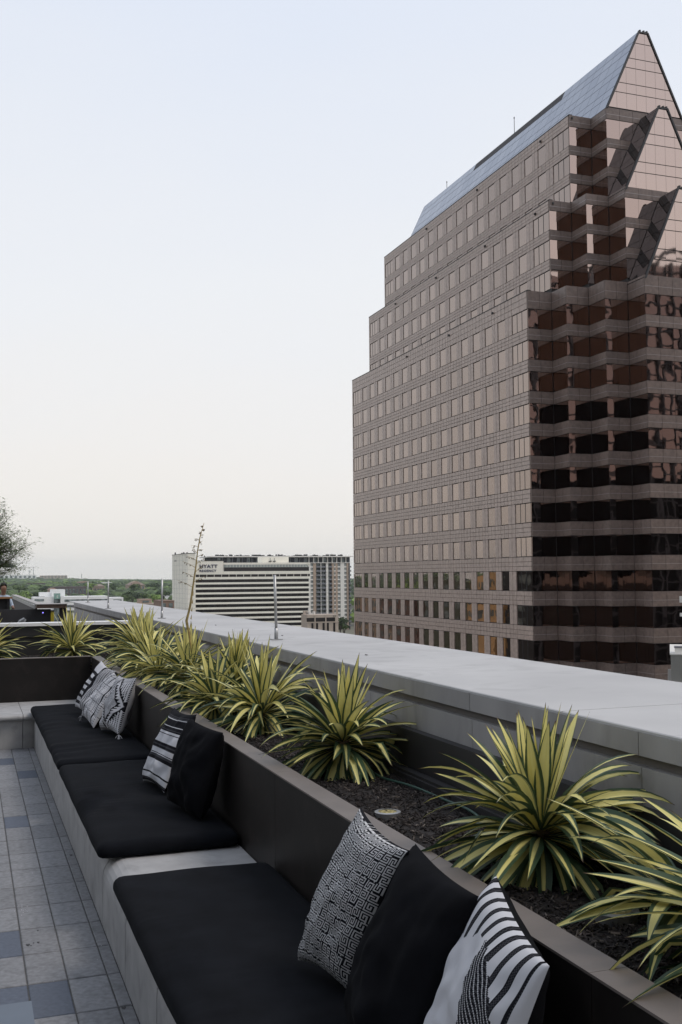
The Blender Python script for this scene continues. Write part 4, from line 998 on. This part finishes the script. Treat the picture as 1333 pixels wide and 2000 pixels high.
strips = [(224.0, 226.2, 'pale'), (226.3, 228.0, 'win'), (228.1, 230.2, 'tan'), (230.3, 233.7, 'bal'), (233.8, 237.7, 'bal'), (237.8, 239.3, 'pale'), (239.4, 242.0, 'bal'), (242.1, 246.3, 'tanwin'), (246.4, 248.3, 'win'), (248.4, 251.3, 'pale'), (251.4, 253.0, 'win'), (253.1, 254.5, 'tan'), (254.6, 256.2, 'balr')]
FH = 2.97
for (x0, x1, kind) in strips:
    if kind in ('tan', 'pale', 'tanwin'):
        mb = MB(); mb.box(x0, x1, 700.0, 702.0, GZ, 8.98); mb.build('facade_strip', m_pale if kind == 'pale' else m_tan, apt)
    for f in range(15):
        z = 8.9 - (f + 1) * FH
        if kind == 'win':
            mb = MB(); mb.box(x0, x1, 700.6, 702, z + .9, z + FH - .15); w_ = mb.build('window', m_agl, apt)
            mb = MB(); mb.box((x0 + x1) / 2 - .06, (x0 + x1) / 2 + .06, 700.5, 700.599, z + .9, z + FH - .15); mb.box(x0, x1, 700.48, 700.598, z + 1.5, z + 1.6); mb.build('frame', m_pale, w_)
            mb = MB(); mb.box(x0 - .05, x1 + .05, 700.2, 702, z - .12, z + .88); mb.build('spandrel', m_pale, apt)
        elif kind == 'tanwin':
            mb = MB(); mb.box(x0 + 1.55, x0 + 2.55, 699.93, 699.999, z + .9, z + FH - .45); mb.build('window', m_agl, apt)
            mb = MB(); mb.box(x0 + 1.4, x0 + 2.7, 699.95, 699.998, z + .2, z + .85); mb.build('spandrel', m_pale, apt)
        elif kind in ('bal', 'balr'):
            mb = MB(); mb.box(x0 - .1, x1 + .1, 699.7 if kind == 'bal' else 699.0, 702, z - .16, z + .06); b_ = mb.build('balcony_slab', m_rail, apt)
            mb = MB(); mb.box(x0, x1, 699.72 if kind == 'bal' else 699.02, 699.8 if kind == 'bal' else 699.1, z + .061, z + 1.05); mb.build('railing', m_rail, b_)
            mb = MB(); mb.box(x0 + .5, x1 - (1.2 if qa.random() < .5 else .5), 701.75, 701.99, z + .07, z + 2.4); mb.build('window', m_agl, apt)
for x in (233.75, 237.75): mb = MB(); mb.box(x - .14, x + .14, 699.6, 701, GZ, 8.9); mb.build('balcony_fin', m_pale, apt)

# ------------------------------------------------------------------ beige building with slit windows
m_bei = mat('beige_panel', (.43, .36, .30), .85, var=.05, vscale=.4)
b21 = thing('office_building', 'beige building with tall slit windows and a number on its upper corner', 'building', (188, 570, GZ))
mb = MB(); mb.box(179.2, 197.6, 561, 572.5, GZ, -21.8); mb.build('core_wall', m_bei, b21)
for (x0, x1) in ((178.7, 183.2), (184.0, 189.6), (190.4, 195.6)): mb = MB(); mb.box(x0, x1, 560.7, 560.999, -25.7, -23.5); mb.build('window', m_hglass, b21)
for x in (181.5, 184.3, 188.1, 190.7, 194.5): mb = MB(); mb.box(x, x + 1.15, 560.8, 560.999, GZ, -26.5); mb.build('slit_window', m_hglass, b21)
for x in (183.6, 190.0): mb = MB(); mb.box(x - .3, x + .3, 560.6, 560.999, GZ, -22.0); mb.build('pilaster', m_bei, b21)
mb = MB(); mb.box(178.5, 197.7, 560.65, 561, -26.3, -25.75); mb.build('sill_band', m_bei, b21)
text_mesh('number_letters', '210', m_liner, 1.05, (194.3, 560.9, -23.1), b21, .1, bold=.02, width=1.1)
for (x, y, w, h) in ((183.0, 570, 1.0, 3.6), (185.6, 570, 1.2, 1.6), (179.2, 568, 2.4, 2.0)): mb = MB(); mb.box(x, x + w, y, y + 1.5, -21.8, -21.8 + h); mb.build('roof_unit', m_pale if h != 2.0 else m_bei, b21)
for k in range(12): mb = MB(); a = qa.uniform(180.5, 187); mb.tube([(a, 568, -21.8), (a + qa.uniform(-1, 1), 568, -20.2 + qa.uniform(-.6, .6))], .07, 4); mb.build('roof_pipe', m_rail, b21)

# ------------------------------------------------------------------ low white building with green glass bay
m_wh = mat('white_panel', (.80, .80, .79), .8, var=.04, vscale=.4)
m_grg = mat('green_bay_glass', (.22, .36, .32), .2, var=.2, vscale=.4)
wb = thing('office_building', 'low white office building with green glass stair bay', 'building', (80, 830, -37))
mb = MB(); mb.box(45.7, 54.2, 819, 845, -40, -14.4); mb.build('wing', m_wh, wb)
mb = MB(); mb.box(46.6, 53.4, 818.7, 818.999, -17.4, -15.8); mb.build('window', m_agl, wb)
mb = MB(); mb.box(46.6, 53.4, 818.7, 818.999, -21.4, -19.8); mb.build('window', m_agl, wb)
mb = MB(); mb.box(54.3, 65.4, 821, 845, -40, -14.0); mb.build('core_wall', m_wh, wb)
mb = MB(); mb.box(59.3, 69.3, 825, 842, -14, -8.9); mb.build('lift_tower', m_wh, wb)
mb = MB(); mb.box(50.9, 59.2, 828, 842, -14, -11.0); mb.build('roof_house', m_wh, wb)
mb = MB(); mb.box(60.7, 65.3, 819.4, 822, -16.0, -11.7); mb.build('glass_bay', m_grg, wb)
mb = MB(); mb.box(60.7, 65.3, 819.6, 822, -40, -16.1); mb.build('glass_bay', m_agl, wb)
text_mesh('sign_letters', 'E', m_pale, 2.6, (62.6, 819.38, -14.9), wb, .05)
mb = MB(); mb.box(65.5, 101.2, 818.5, 845, -40, -14.2); mb.build('main_wing', m_wh, wb)
for z in (-18.1, -22.3, -26.4): mb = MB(); mb.box(68.4, 100.2, 818.2, 818.499, z, z + 1.7); mb.build('window', m_agl, wb)
mb = MB(); mb.box(101.3, 112.6, 819.5, 840, -40, -15.4); mb.build('end_wing', m_wh, wb)
mb = MB(); mb.box(105, 111.3, 819.2, 819.499, -18.7, -16.9); mb.build('window', m_agl, wb)

def simple_house(name, label, x0, x1, y0, y1, zb, zt, m, roof=None, rh=3, wins=None, cat='building', win_m=None, m_roof=None):
    o = thing(name, label, cat, ((x0 + x1) / 2, (y0 + y1) / 2, zb))
    mb = MB(); mb.box(x0, x1, y0, y1, zb - 3, zt); mb.build('wall', m, o)
    if roof == 'hip':
        mb = MB(); mx_, my = (x0 + x1) / 2, (y0 + y1) / 2; e = .7; k = min(x1 - x0, y1 - y0) * .3
        b = [(x0 - e, y0 - e, zt), (x1 + e, y0 - e, zt), (x1 + e, y1 + e, zt), (x0 - e, y1 + e, zt)]; r0, r1 = (x0 + k, my, zt + rh), (x1 - k, my, zt + rh)
        mb.poly([b[0], b[1], r1, r0]); mb.poly([b[1], b[2], r1]); mb.poly([b[2], b[3], r0, r1]); mb.poly([b[3], b[0], r0]); mb.poly(b[::-1]); mb.build('roof', m_roof or m, o)
    else:
        mb = MB(); mb.box(x0 - .2, x1 + .2, y0 - .2, y1 + .2, zt, zt + .4); mb.build('roof', m_roof or m, o)
    if wins:
        nx, nz = wins; 
        for j in range(nz):
            for i in range(nx):
                cw, chh = (x1 - x0) / nx, (zt - zb) / nz; a = x0 + cw * (i + .22); z = zb + chh * (j + .25)
                mb = MB(); mb.box(a, a + cw * .56, y0 - .15, y0 - .01, z, z + chh * .52); mb.build('window', win_m or m_agl, o)
    return o
m_pink = mat('pink_limestone', (.36, .27, .215), .9, var=.06, vscale=.3); m_rtan = mat('tan_roof', (.23, .18, .15), .9, var=.1, vscale=.5); m_brk = mat('brown_brick', (.22, .145, .11), .9, var=.1, vscale=.5); m_gryb = mat('grey_brown_wall', (.12, .10, .10), .9, var=.1, vscale=.3)
h1 = simple_house('school_building', 'pink stone building with stepped roof on the wooded hill', 213, 236, 1500, 1530, -26, -11, m_pink, 'hip', 5.2, (5, 2), m_roof=m_rtan)
mb = MB(); mb.prism([(218, 1499, -11), (229, 1499, -11), (229, 1499, -7.5), (223.5, 1499, -5.2), (218, 1499, -7.5)], (0, 20, 0)); mb.build('gable_block', m_pink, h1)
mb = MB(); mb.box(236.2, 243, 1503, 1525, -26, -15.5); mb.build('side_wing', m_pink, h1)
simple_house('stone_house', 'pink stone house with hipped roof left of the pink stepped building', 160, 174, 1450, 1470, -24, -12, m_pink, 'hip', 3, (4, 1), m_roof=m_rtan)
simple_house('office_building', 'low tan building with flat roof beside the parapet pole', 82, 101, 598, 625, GZ, -15.3, m_bei, None, wins=(6, 6))
simple_house('roof_cabin', 'small tan rooftop cabin with dark louvre', 91.9, 98.6, 601, 612, -15, -12.9, m_pink, None, wins=(1, 1))
simple_house('brick_building', 'brown brick block just left of the hotel tower', 96.2, 103.5, 558, 580, GZ, -12.9, m_brk, None, wins=(2, 8))
simple_house('warehouse', 'long dark brown building among the trees at left', 89, 119, 1800, 1840, -22, -8.6, m_gryb, None, wins=(9, 2))
simple_house('warehouse', 'dark brown low building behind the white office building', 92, 128, 1240, 1270, -30, -10.5, m_gryb, None, wins=(9, 2))
simple_house('house', 'terracotta house gable behind the white office building', 84, 93, 1215, 1235, -30, -13, m_pink, 'hip', 2, None, m_roof=m_brk)
simple_house('warehouse', 'pale flat-roofed building in the trees on the far left', 66, 112, 2500, 2530, -22, -12.5, m_wh, None)
simple_house('terminal_building', 'long pale building along the skyline at the far left', 10, 262, 4500, 4560, -4, 13.5, m_wh, None, wins=(14, 1))
simple_house('school_building', 'grey building on the skyline beside the long pale one', 285, 395, 4600, 4660, -2, 10, m_bei, None, wins=(8, 2))
simple_house('warehouse', 'white flat-roofed shed among the trees beside the pink building', 262, 292, 2300, 2330, -22, -10.5, m_wh, None)
simple_house('warehouse', 'small white shed among the trees right of the pink building', 345, 372, 2400, 2420, -22, -13, m_wh, None)
simple_house('house', 'white hall with arched roof near the hotel stair tower', 205, 222, 1180, 1200, -32, -20.5, m_wh, 'hip', 3)
simple_house('office_building', 'dark slate building at the far left among the trees', 30, 66, 2200, 2230, -22, -9, m_gryb, None, wins=(8, 1))
simple_house('house', 'red-brown building row behind the pink stone house', 190, 216, 2000, 2020, -20, -9, m_brk, 'hip', 2.2, None)
# masts and water tower on the skyline
for (x, y, z0, z1, nm, lab, ct_) in ((278.5, 5000, 0, 52, 'radio_mast', 'thin radio mast on the far skyline at left', 'mast'), (494, 5000, -2, 19, 'radio_mast', 'short radio mast in the middle of the skyline', 'mast')):
    t_ = thing(nm, lab, ct_, (x, y, z0)); mb = MB(); mb.tube([(x, y, z0), (x, y, z1)], [1.6, .6], 4); mb.build('shaft', m_rail, t_)
    for zz in np.linspace(z0 + 8, z1 - 3, 4): mb = MB(); mb.box(x - 3, x + 3, y - .5, y + .5, zz, zz + 1.2); mb.build('antenna_array', m_rail, t_)
wt = thing('water_tower', 'small water tower on the far skyline at left', 'water tower', (262, 5000, 0)); mb = MB(); mb.tube([(262, 5000, 0), (262, 5000, 27)], [2, 1.5], 6); mb.build('stem', m_wh, wt)
mb = MB(); mb.tube([(262, 5000, 26), (262, 5000, 29), (262, 5000, 35), (262, 5000, 38)], [2.5, 5.5, 5.5, 1.5], 10); mb.build('tank', m_wh, wt)

# ------------------------------------------------------------------ grey building at the right edge
m_gb = mat('grey_render', (.25, .245, .225), .9, var=.06, vscale=.6)
rbd = thing('rooftop_building', 'grey rendered building corner below the tower at right edge', 'building', (62, 80, GZ))
def rot_box(u0, u1, v0, v1, z0, z1):     # plan axes turned so the wall faces the terrace squarely
    c, s_ = math.cos(R(-37)), math.sin(R(-37)); P = lambda u, v: (56.4 + u * c - v * s_, 75 + u * s_ + v * c)
    b = MB(); b.prism([(*P(u, v), z0) for u, v in ((u0, v0), (u1, v0), (u1, v1), (u0, v1))], (0, 0, z1 - z0)); return b
rot_box(0, 14, 0, 12, -9.2, -6.95).build('upper_wall', m_gb, rbd)
rot_box(-.3, 14.2, -.3, 12.2, -9.45, -9.2).build('ledge', mat('grey_ledge', (.30, .28, .25), .8), rbd)
rot_box(.1, 13.9, .1, 11.9, GZ, -9.45).build('lower_wall', mat('green_grey_wall', (.33, .40, .37), .7), rbd)
rot_box(-.06, 14.06, -.06, 12.06, -6.95, -6.82).build('coping', m_pale, rbd)
ac = thing('air_conditioner', 'pale rooftop air conditioner on the grey building', 'air conditioner', (57.5, 76, -6.82))
rot_box(.35, 2.6, .5, 1.9, -6.819, -6.38).build('casing', m_pale, ac); rot_box(.3, 2.65, .45, 1.95, -6.379, -6.30).build('lid', m_rail, ac)
lm = thing('lamp_arm', 'pale rooftop lamp arm at the right edge above the grey building', 'lamp', (58.2, 76, -6.8))
rot_box(2.0, 2.12, 2, 2.12, -6.819, -1.8).build('mast', m_rail, lm)
for z in (-2.55, -3.75): rot_box(.85, 2.4, 1.6, 1.99, z, z + (.55 if z > -3 else .3)).build('lamp_head', m_pale, lm)

# ------------------------------------------------------------------ terrace building; the rest are invented, unseen, for reflections and shade
own = thing('terrace_building', 'building that carries the terrace, below the parapet', 'building', (-10, 20, GZ))
mb = MB(); mb.box(-40, 3.55, -40, 50, GZ, DECK - .36); mb.build('wall', m_dwall, own)
ph = thing('shade_wing', 'invented dark wing out of view at left, added to shade the bench', 'building', (-8, 4, DECK))  # unseen wing added to shade the bench front
mb = MB(); mb.box(-12, -5.2, -6, 11, DECK - .005, 1.2); mb.build('wall', m_gryb, ph)
mb = MB(); mb.box(-12.4, -4.9, -6.3, 11.3, 1.201, 1.5); mb.build('roof', m_gb, ph)
for k in range(6): mb = MB(); mb.box(-5.19, -5.1, -5 + k * 2.6, -2.8 + k * 2.6, DECK + .1, .6); mb.build('glass_door', m_agl, ph)
bk = thing('reflection_tower', 'unseen brown brick tower added behind the camera for reflections', 'building', (-36, -73, GZ))  # unseen tower added for the stepped glass to reflect
m_bkb = mat('brown_tower_brick', (.185, .135, .105), .9, var=.08, vscale=.3)
mb = MB(); mb.box(-58, -14, -90, -56, 55, 165); mb.build('upper_wall', m_bkb, bk)
mb = MB(); mb.box(-58, -14, -90, -56.2, GZ, 54.8); mb.build('lower_wall', mat('dark_reflection_black', (.010, .009, .010), .9, spec=.1), bk)  # matte black so the tower's lower panes reflect dark
gl = thing('reflection_glass_block', 'unseen glass office block added behind the camera for reflections', 'building', (140, -40, GZ))  # unseen block added so the front panes have a facade to mirror
g_pk = glass_mat('pink_panel_glass', (.26, .21, .205), .12)
mb = MB(); mb.box(86, 210, -60, -26, 24, 80); mb.build('curtain_wall', g_pk, gl)
mb = MB(); mb.box(86, 210, -60, -26.1, GZ, 23.9); mb.build('lower_wall', MATS['dark_reflection_black'], gl)  # lower part blackened to darken the low reflections
mm = MB()
for k in range(32): x = 87 + k * 4; mm.box(x - .35, x + .35, -25.99, -25.3, GZ, 80.5)
for k in range(33): z = GZ + 2 + k * 4; mm.box(86, 210, -25.98, -25.5, z - .2, z + .2)
for k in range(11): x = 90 + k * 12; mm.tube([(x + 5 * math.cos(a), -27, 80 + 5 * math.sin(a)) for a in np.linspace(0, math.pi, 12)], .5, 5)
tag(mm.build('mullion_grid', m_dk, gl), kind='stuff')
qc = random.Random(12)
for k, (x, y, w, d, zt, c, lab) in enumerate(((-24, 223, 42, 36, 1.5, (.03, .03, .033), 'invented dark glass building along the street, left of the picture'), (-24, 251, 42, 16, -.5, (.62, .40, .20), 'invented building with sun glow in its orange colour, next to the dark glass one'), (-26, 276, 44, 30, -1.5, (.10, .11, .08), 'invented dark olive building along the street'),  # unseen, invented for window reflections; the orange carries low sun glow in its colour
        (-28, 312, 46, 26, -5, (.17, .11, .09), 'invented rust brown building along the street'), (-32, 352, 44, 40, -7, (.36, .28, .21), 'invented cream low building along the street'), (-120, 330, 50, 40, -10, (.48, .36, .28), 'invented tan low building farther along the street'), (-30, 130, 26, 26, -12, (.25, .25, .27), 'invented grey low building next to the terrace building'), (-110, 420, 60, 40, -14, (.6, .5, .4), 'invented pale long building farther along the street'))):
    m_ = mat('street_wall_%s' % 'abcdefgh'[k], c, .9, var=.15, vscale=.4)
    o = thing('invented_street_building', lab, 'building', (x, y, GZ)); mb = MB(); mb.box(x - w / 2, x + w / 2, y - d / 2, y + d / 2, GZ, zt); mb.build('wall', m_, o)
    for j in range(4):
        for i in range(4):
            yy = y - d / 2 + d * (i + .25) / 4; z = zt - 3.6 * (j + 1); mb = MB(); mb.box(x + w / 2 + .01, x + w / 2 + .12, yy, yy + d * .5 / 4, z, z + 2.0); mb.build('window', m_agl, o)
            xx = x - w / 2 + w * (i + .25) / 4; mb = MB(); mb.box(xx, xx + w * .5 / 4, y - d / 2 - .12, y - d / 2 - .01, z, z + 2.0); mb.build('window', m_agl, o)

# ------------------------------------------------------------------ trees
m_tree = [mat('tree_foliage_dark', (.024, .040, .018), .85, var=.45, vscale=.12, obj_rand=.25, col2=(.045, .07, .026)), mat('tree_foliage_mid', (.055, .085, .028), .85, var=.4, vscale=.12, obj_rand=.25, col2=(.08, .12, .04)), mat('tree_foliage_light', (.14, .21, .05), .85, var=.3, vscale=.12, obj_rand=.2)]
m_trunk = mat('tree_trunk', (.06, .045, .035), .95)
def crown_mesh(seed, m, n=420):
    q = np.random.default_rng(seed); b = MB()
    lob = [(q.uniform(-.55, .55), q.uniform(-.55, .55), q.uniform(-.1, .55), q.uniform(.4, .65)) for _ in range(9)]
    for _ in range(n):
        lx, ly, lz, lr_ = lob[q.integers(len(lob))]; d = q.normal(size=3); d /= np.linalg.norm(d); d[2] = abs(d[2]) * .9 - .1; rr = lr_ * q.uniform(.8, 1.05)
        c = np.array([lx, ly, lz]) + d * rr * np.array([1, 1, .8]); s = q.uniform(.07, .16); t = q.normal(size=3); t -= t.dot(d) * d * .6; t /= np.linalg.norm(t); w = np.cross(d, t)
        b.poly([c - t * s - w * s * .6, c + t * s * .2 - w * s, c + t * s + w * s * .3, c - t * s * .3 + w * s]) 
    return b.mesh('crown', m, recalc=False)
CM = [crown_mesh(i, m_tree[i % 3]) for i in range(6)]
tkm = MB(); tkm.tube([(0, 0, -1.6), (0, 0, -.6), (.05, 0, 0)], [.10, .07, .04], 6)
for a in (0, 2.1, 4.2): tkm.tube([(0, 0, -.5), (.3 * math.cos(a), .3 * math.sin(a), .15)], [.05, .02], 5)
tkm = tkm.mesh('trunk', m_trunk)
TREES = [(200.5, 566, -27.5, 5.0, 0, 'dark tree between the beige numbered building and the tower'), (206, 575, -31, 4.2, 1, 'smaller green tree beside the beige numbered building'), (203, 590, -29.5, 5.0, 0, 'dark tree deeper behind the beige numbered building'),
         (52, 1120, -20, 8.5, 2, 'bright light-green tree in front of the woods at left'), (42, 1100, -22, 7.5, 2, 'lower light-green tree at left edge of the woods'), (68, 1130, -19, 7, 0, 'dark round tree right of the bright tree'), (30, 1150, -19, 9, 1, 'wide tree behind the seated person'),
         (128, 900, -19.5, 7, 1, 'tree right of the white office building'), (140, 960, -18.5, 8, 0, 'dark tree behind the white office end wing'), (118, 900, -21, 6, 0, 'dark tree tucked against the white end wing'), (152, 980, -20, 8, 1, 'green tree left of the brown brick block'), (170, 1010, -22, 8, 2, 'light-green tree near the brick block'), (185, 1060, -20, 9, 0, 'large dark tree left of the hotel tower'),
         (200, 1350, -15, 9, 1, 'tree in front of the pink stepped building'), (246, 1480, -15, 9, 0, 'dark tree right of the pink stepped building'), (155, 1440, -13, 8, 2, 'light tree left of the pink stone house'), (182, 1430, -15, 8, 0, 'dark tree between the two pink buildings'), (86, 1300, -15, 8, 0, 'dark tree above the white office lift tower'), (58, 1350, -14, 9, 1, 'tree above the left wing of the white office')]
for i, (x, y, z, s, k, lab) in enumerate(TREES):
    o = thing('tree', lab, 'tree', (x, y, terrain(x, y)), 'trees beyond the hotel'); c = link('crown', CM[(i * 2 + k) % 6], o); c.data = CM[k + 3 * (i % 2)]
    c.location = Vector((x, y, z)) - o.location; c.scale = (s, s, s * .85); c.rotation_euler.z = i * 1.3
    t_ = link('trunk', tkm, o); t_.location = Vector((x, y, z)) - o.location; hgt = (z - terrain(x, y)) / 1.6; t_.scale = (s, s, max(hgt, 1))
# far woods: one mass of low crowns
base_v, base_f = None, None
ib = bmesh.new(); bmesh.ops.create_icosphere(ib, subdivisions=2, radius=1.0); ib.verts.ensure_lookup_table()
bv = np.array([v.co[:] for v in ib.verts]); bf = np.array([[v.index for v in f.verts] for f in ib.faces]); ib.free()
keep = bv[bf].mean(1)[:, 2] > -.35; bf = bf[keep]
V, F_, MI = [], [], []; nb = 0; wr = np.random.default_rng(21)
avoid = [(40, 116, 780, 850), (80, 106, 550, 640), (113, 260, 600, 740), (205, 245, 1450, 1540), (158, 180, 1420, 1480), (86, 122, 1770, 1850), (90, 130, 1200, 1275), (195, 225, 1120, 1210)]
ntree = 0
for d0, d1, cnt, s0 in ((700, 1100, 900, 6.5), (1100, 1700, 2300, 8), (1700, 2700, 3200, 11), (2700, 4200, 3600, 14), (4200, 5900, 3600, 18)):
    for _ in range(cnt):
        vis = wr.uniform() < .55
        th = wr.uniform(-.01, .26) if vis else wr.uniform(-.75, .45); d = math.sqrt(wr.uniform(d0 ** 2, d1 ** 2)); x, y = d * math.sin(th), d * math.cos(th)
        if any(a - 4 < x < b + 4 and c - 12 < y < e for a, b, c, e in avoid): continue
        if d < 1000 and -.02 < th < .22 and y < 1000: continue
        if mnoise.noise(Vector((x / 130, y / 130, 4))) < -.32: continue
        s = s0 * wr.uniform(.6, 1.2); n = wr.normal(size=bv.shape) * .13; h = min(s, 11) * wr.uniform(.55, .8)
        P = (bv + n) * np.array([s, s, h]); P[:, 2] += terrain(x, y) + min(h * .9, 7.5); P[:, 0] += x; P[:, 1] += y
        V.append(P); F_.append(bf + nb); nb += len(bv); MI += [int(wr.choice([0, 0, 1, 1, 2], p=[.3, .15, .25, .18, .12]))] * len(bf); ntree += 1
V = np.concatenate(V); F_ = np.concatenate(F_)
me = bpy.data.meshes.new('far_woods'); me.from_pydata(V.tolist(), [], F_.tolist())
for m_ in m_tree: me.materials.append(m_)
me.polygons.foreach_set('material_index', MI); me.update()
tag(link('far_woods', me), 'wooded hills stretching to the horizon', 'woods', kind='stuff')

# ------------------------------------------------------------------ haze
m_hz = bpy.data.materials.new('haze_air'); m_hz.use_nodes = True; n, l = m_hz.node_tree.nodes, m_hz.node_tree.links; n.clear()
ho = n.new('ShaderNodeOutputMaterial'); hv = n.new('ShaderNodeVolumePrincipled'); hv.inputs['Color'].default_value = (.84, .92, 1.0, 1); hv.inputs['Density'].default_value = .00005; hv.inputs['Anisotropy'].default_value = .8; l.new(hv.outputs[0], ho.inputs['Volume'])
mb = MB(); mb.box(-9200, 7200, -3200, 12200, -52, 170); tag(mb.build('haze', m_hz), kind='stuff')
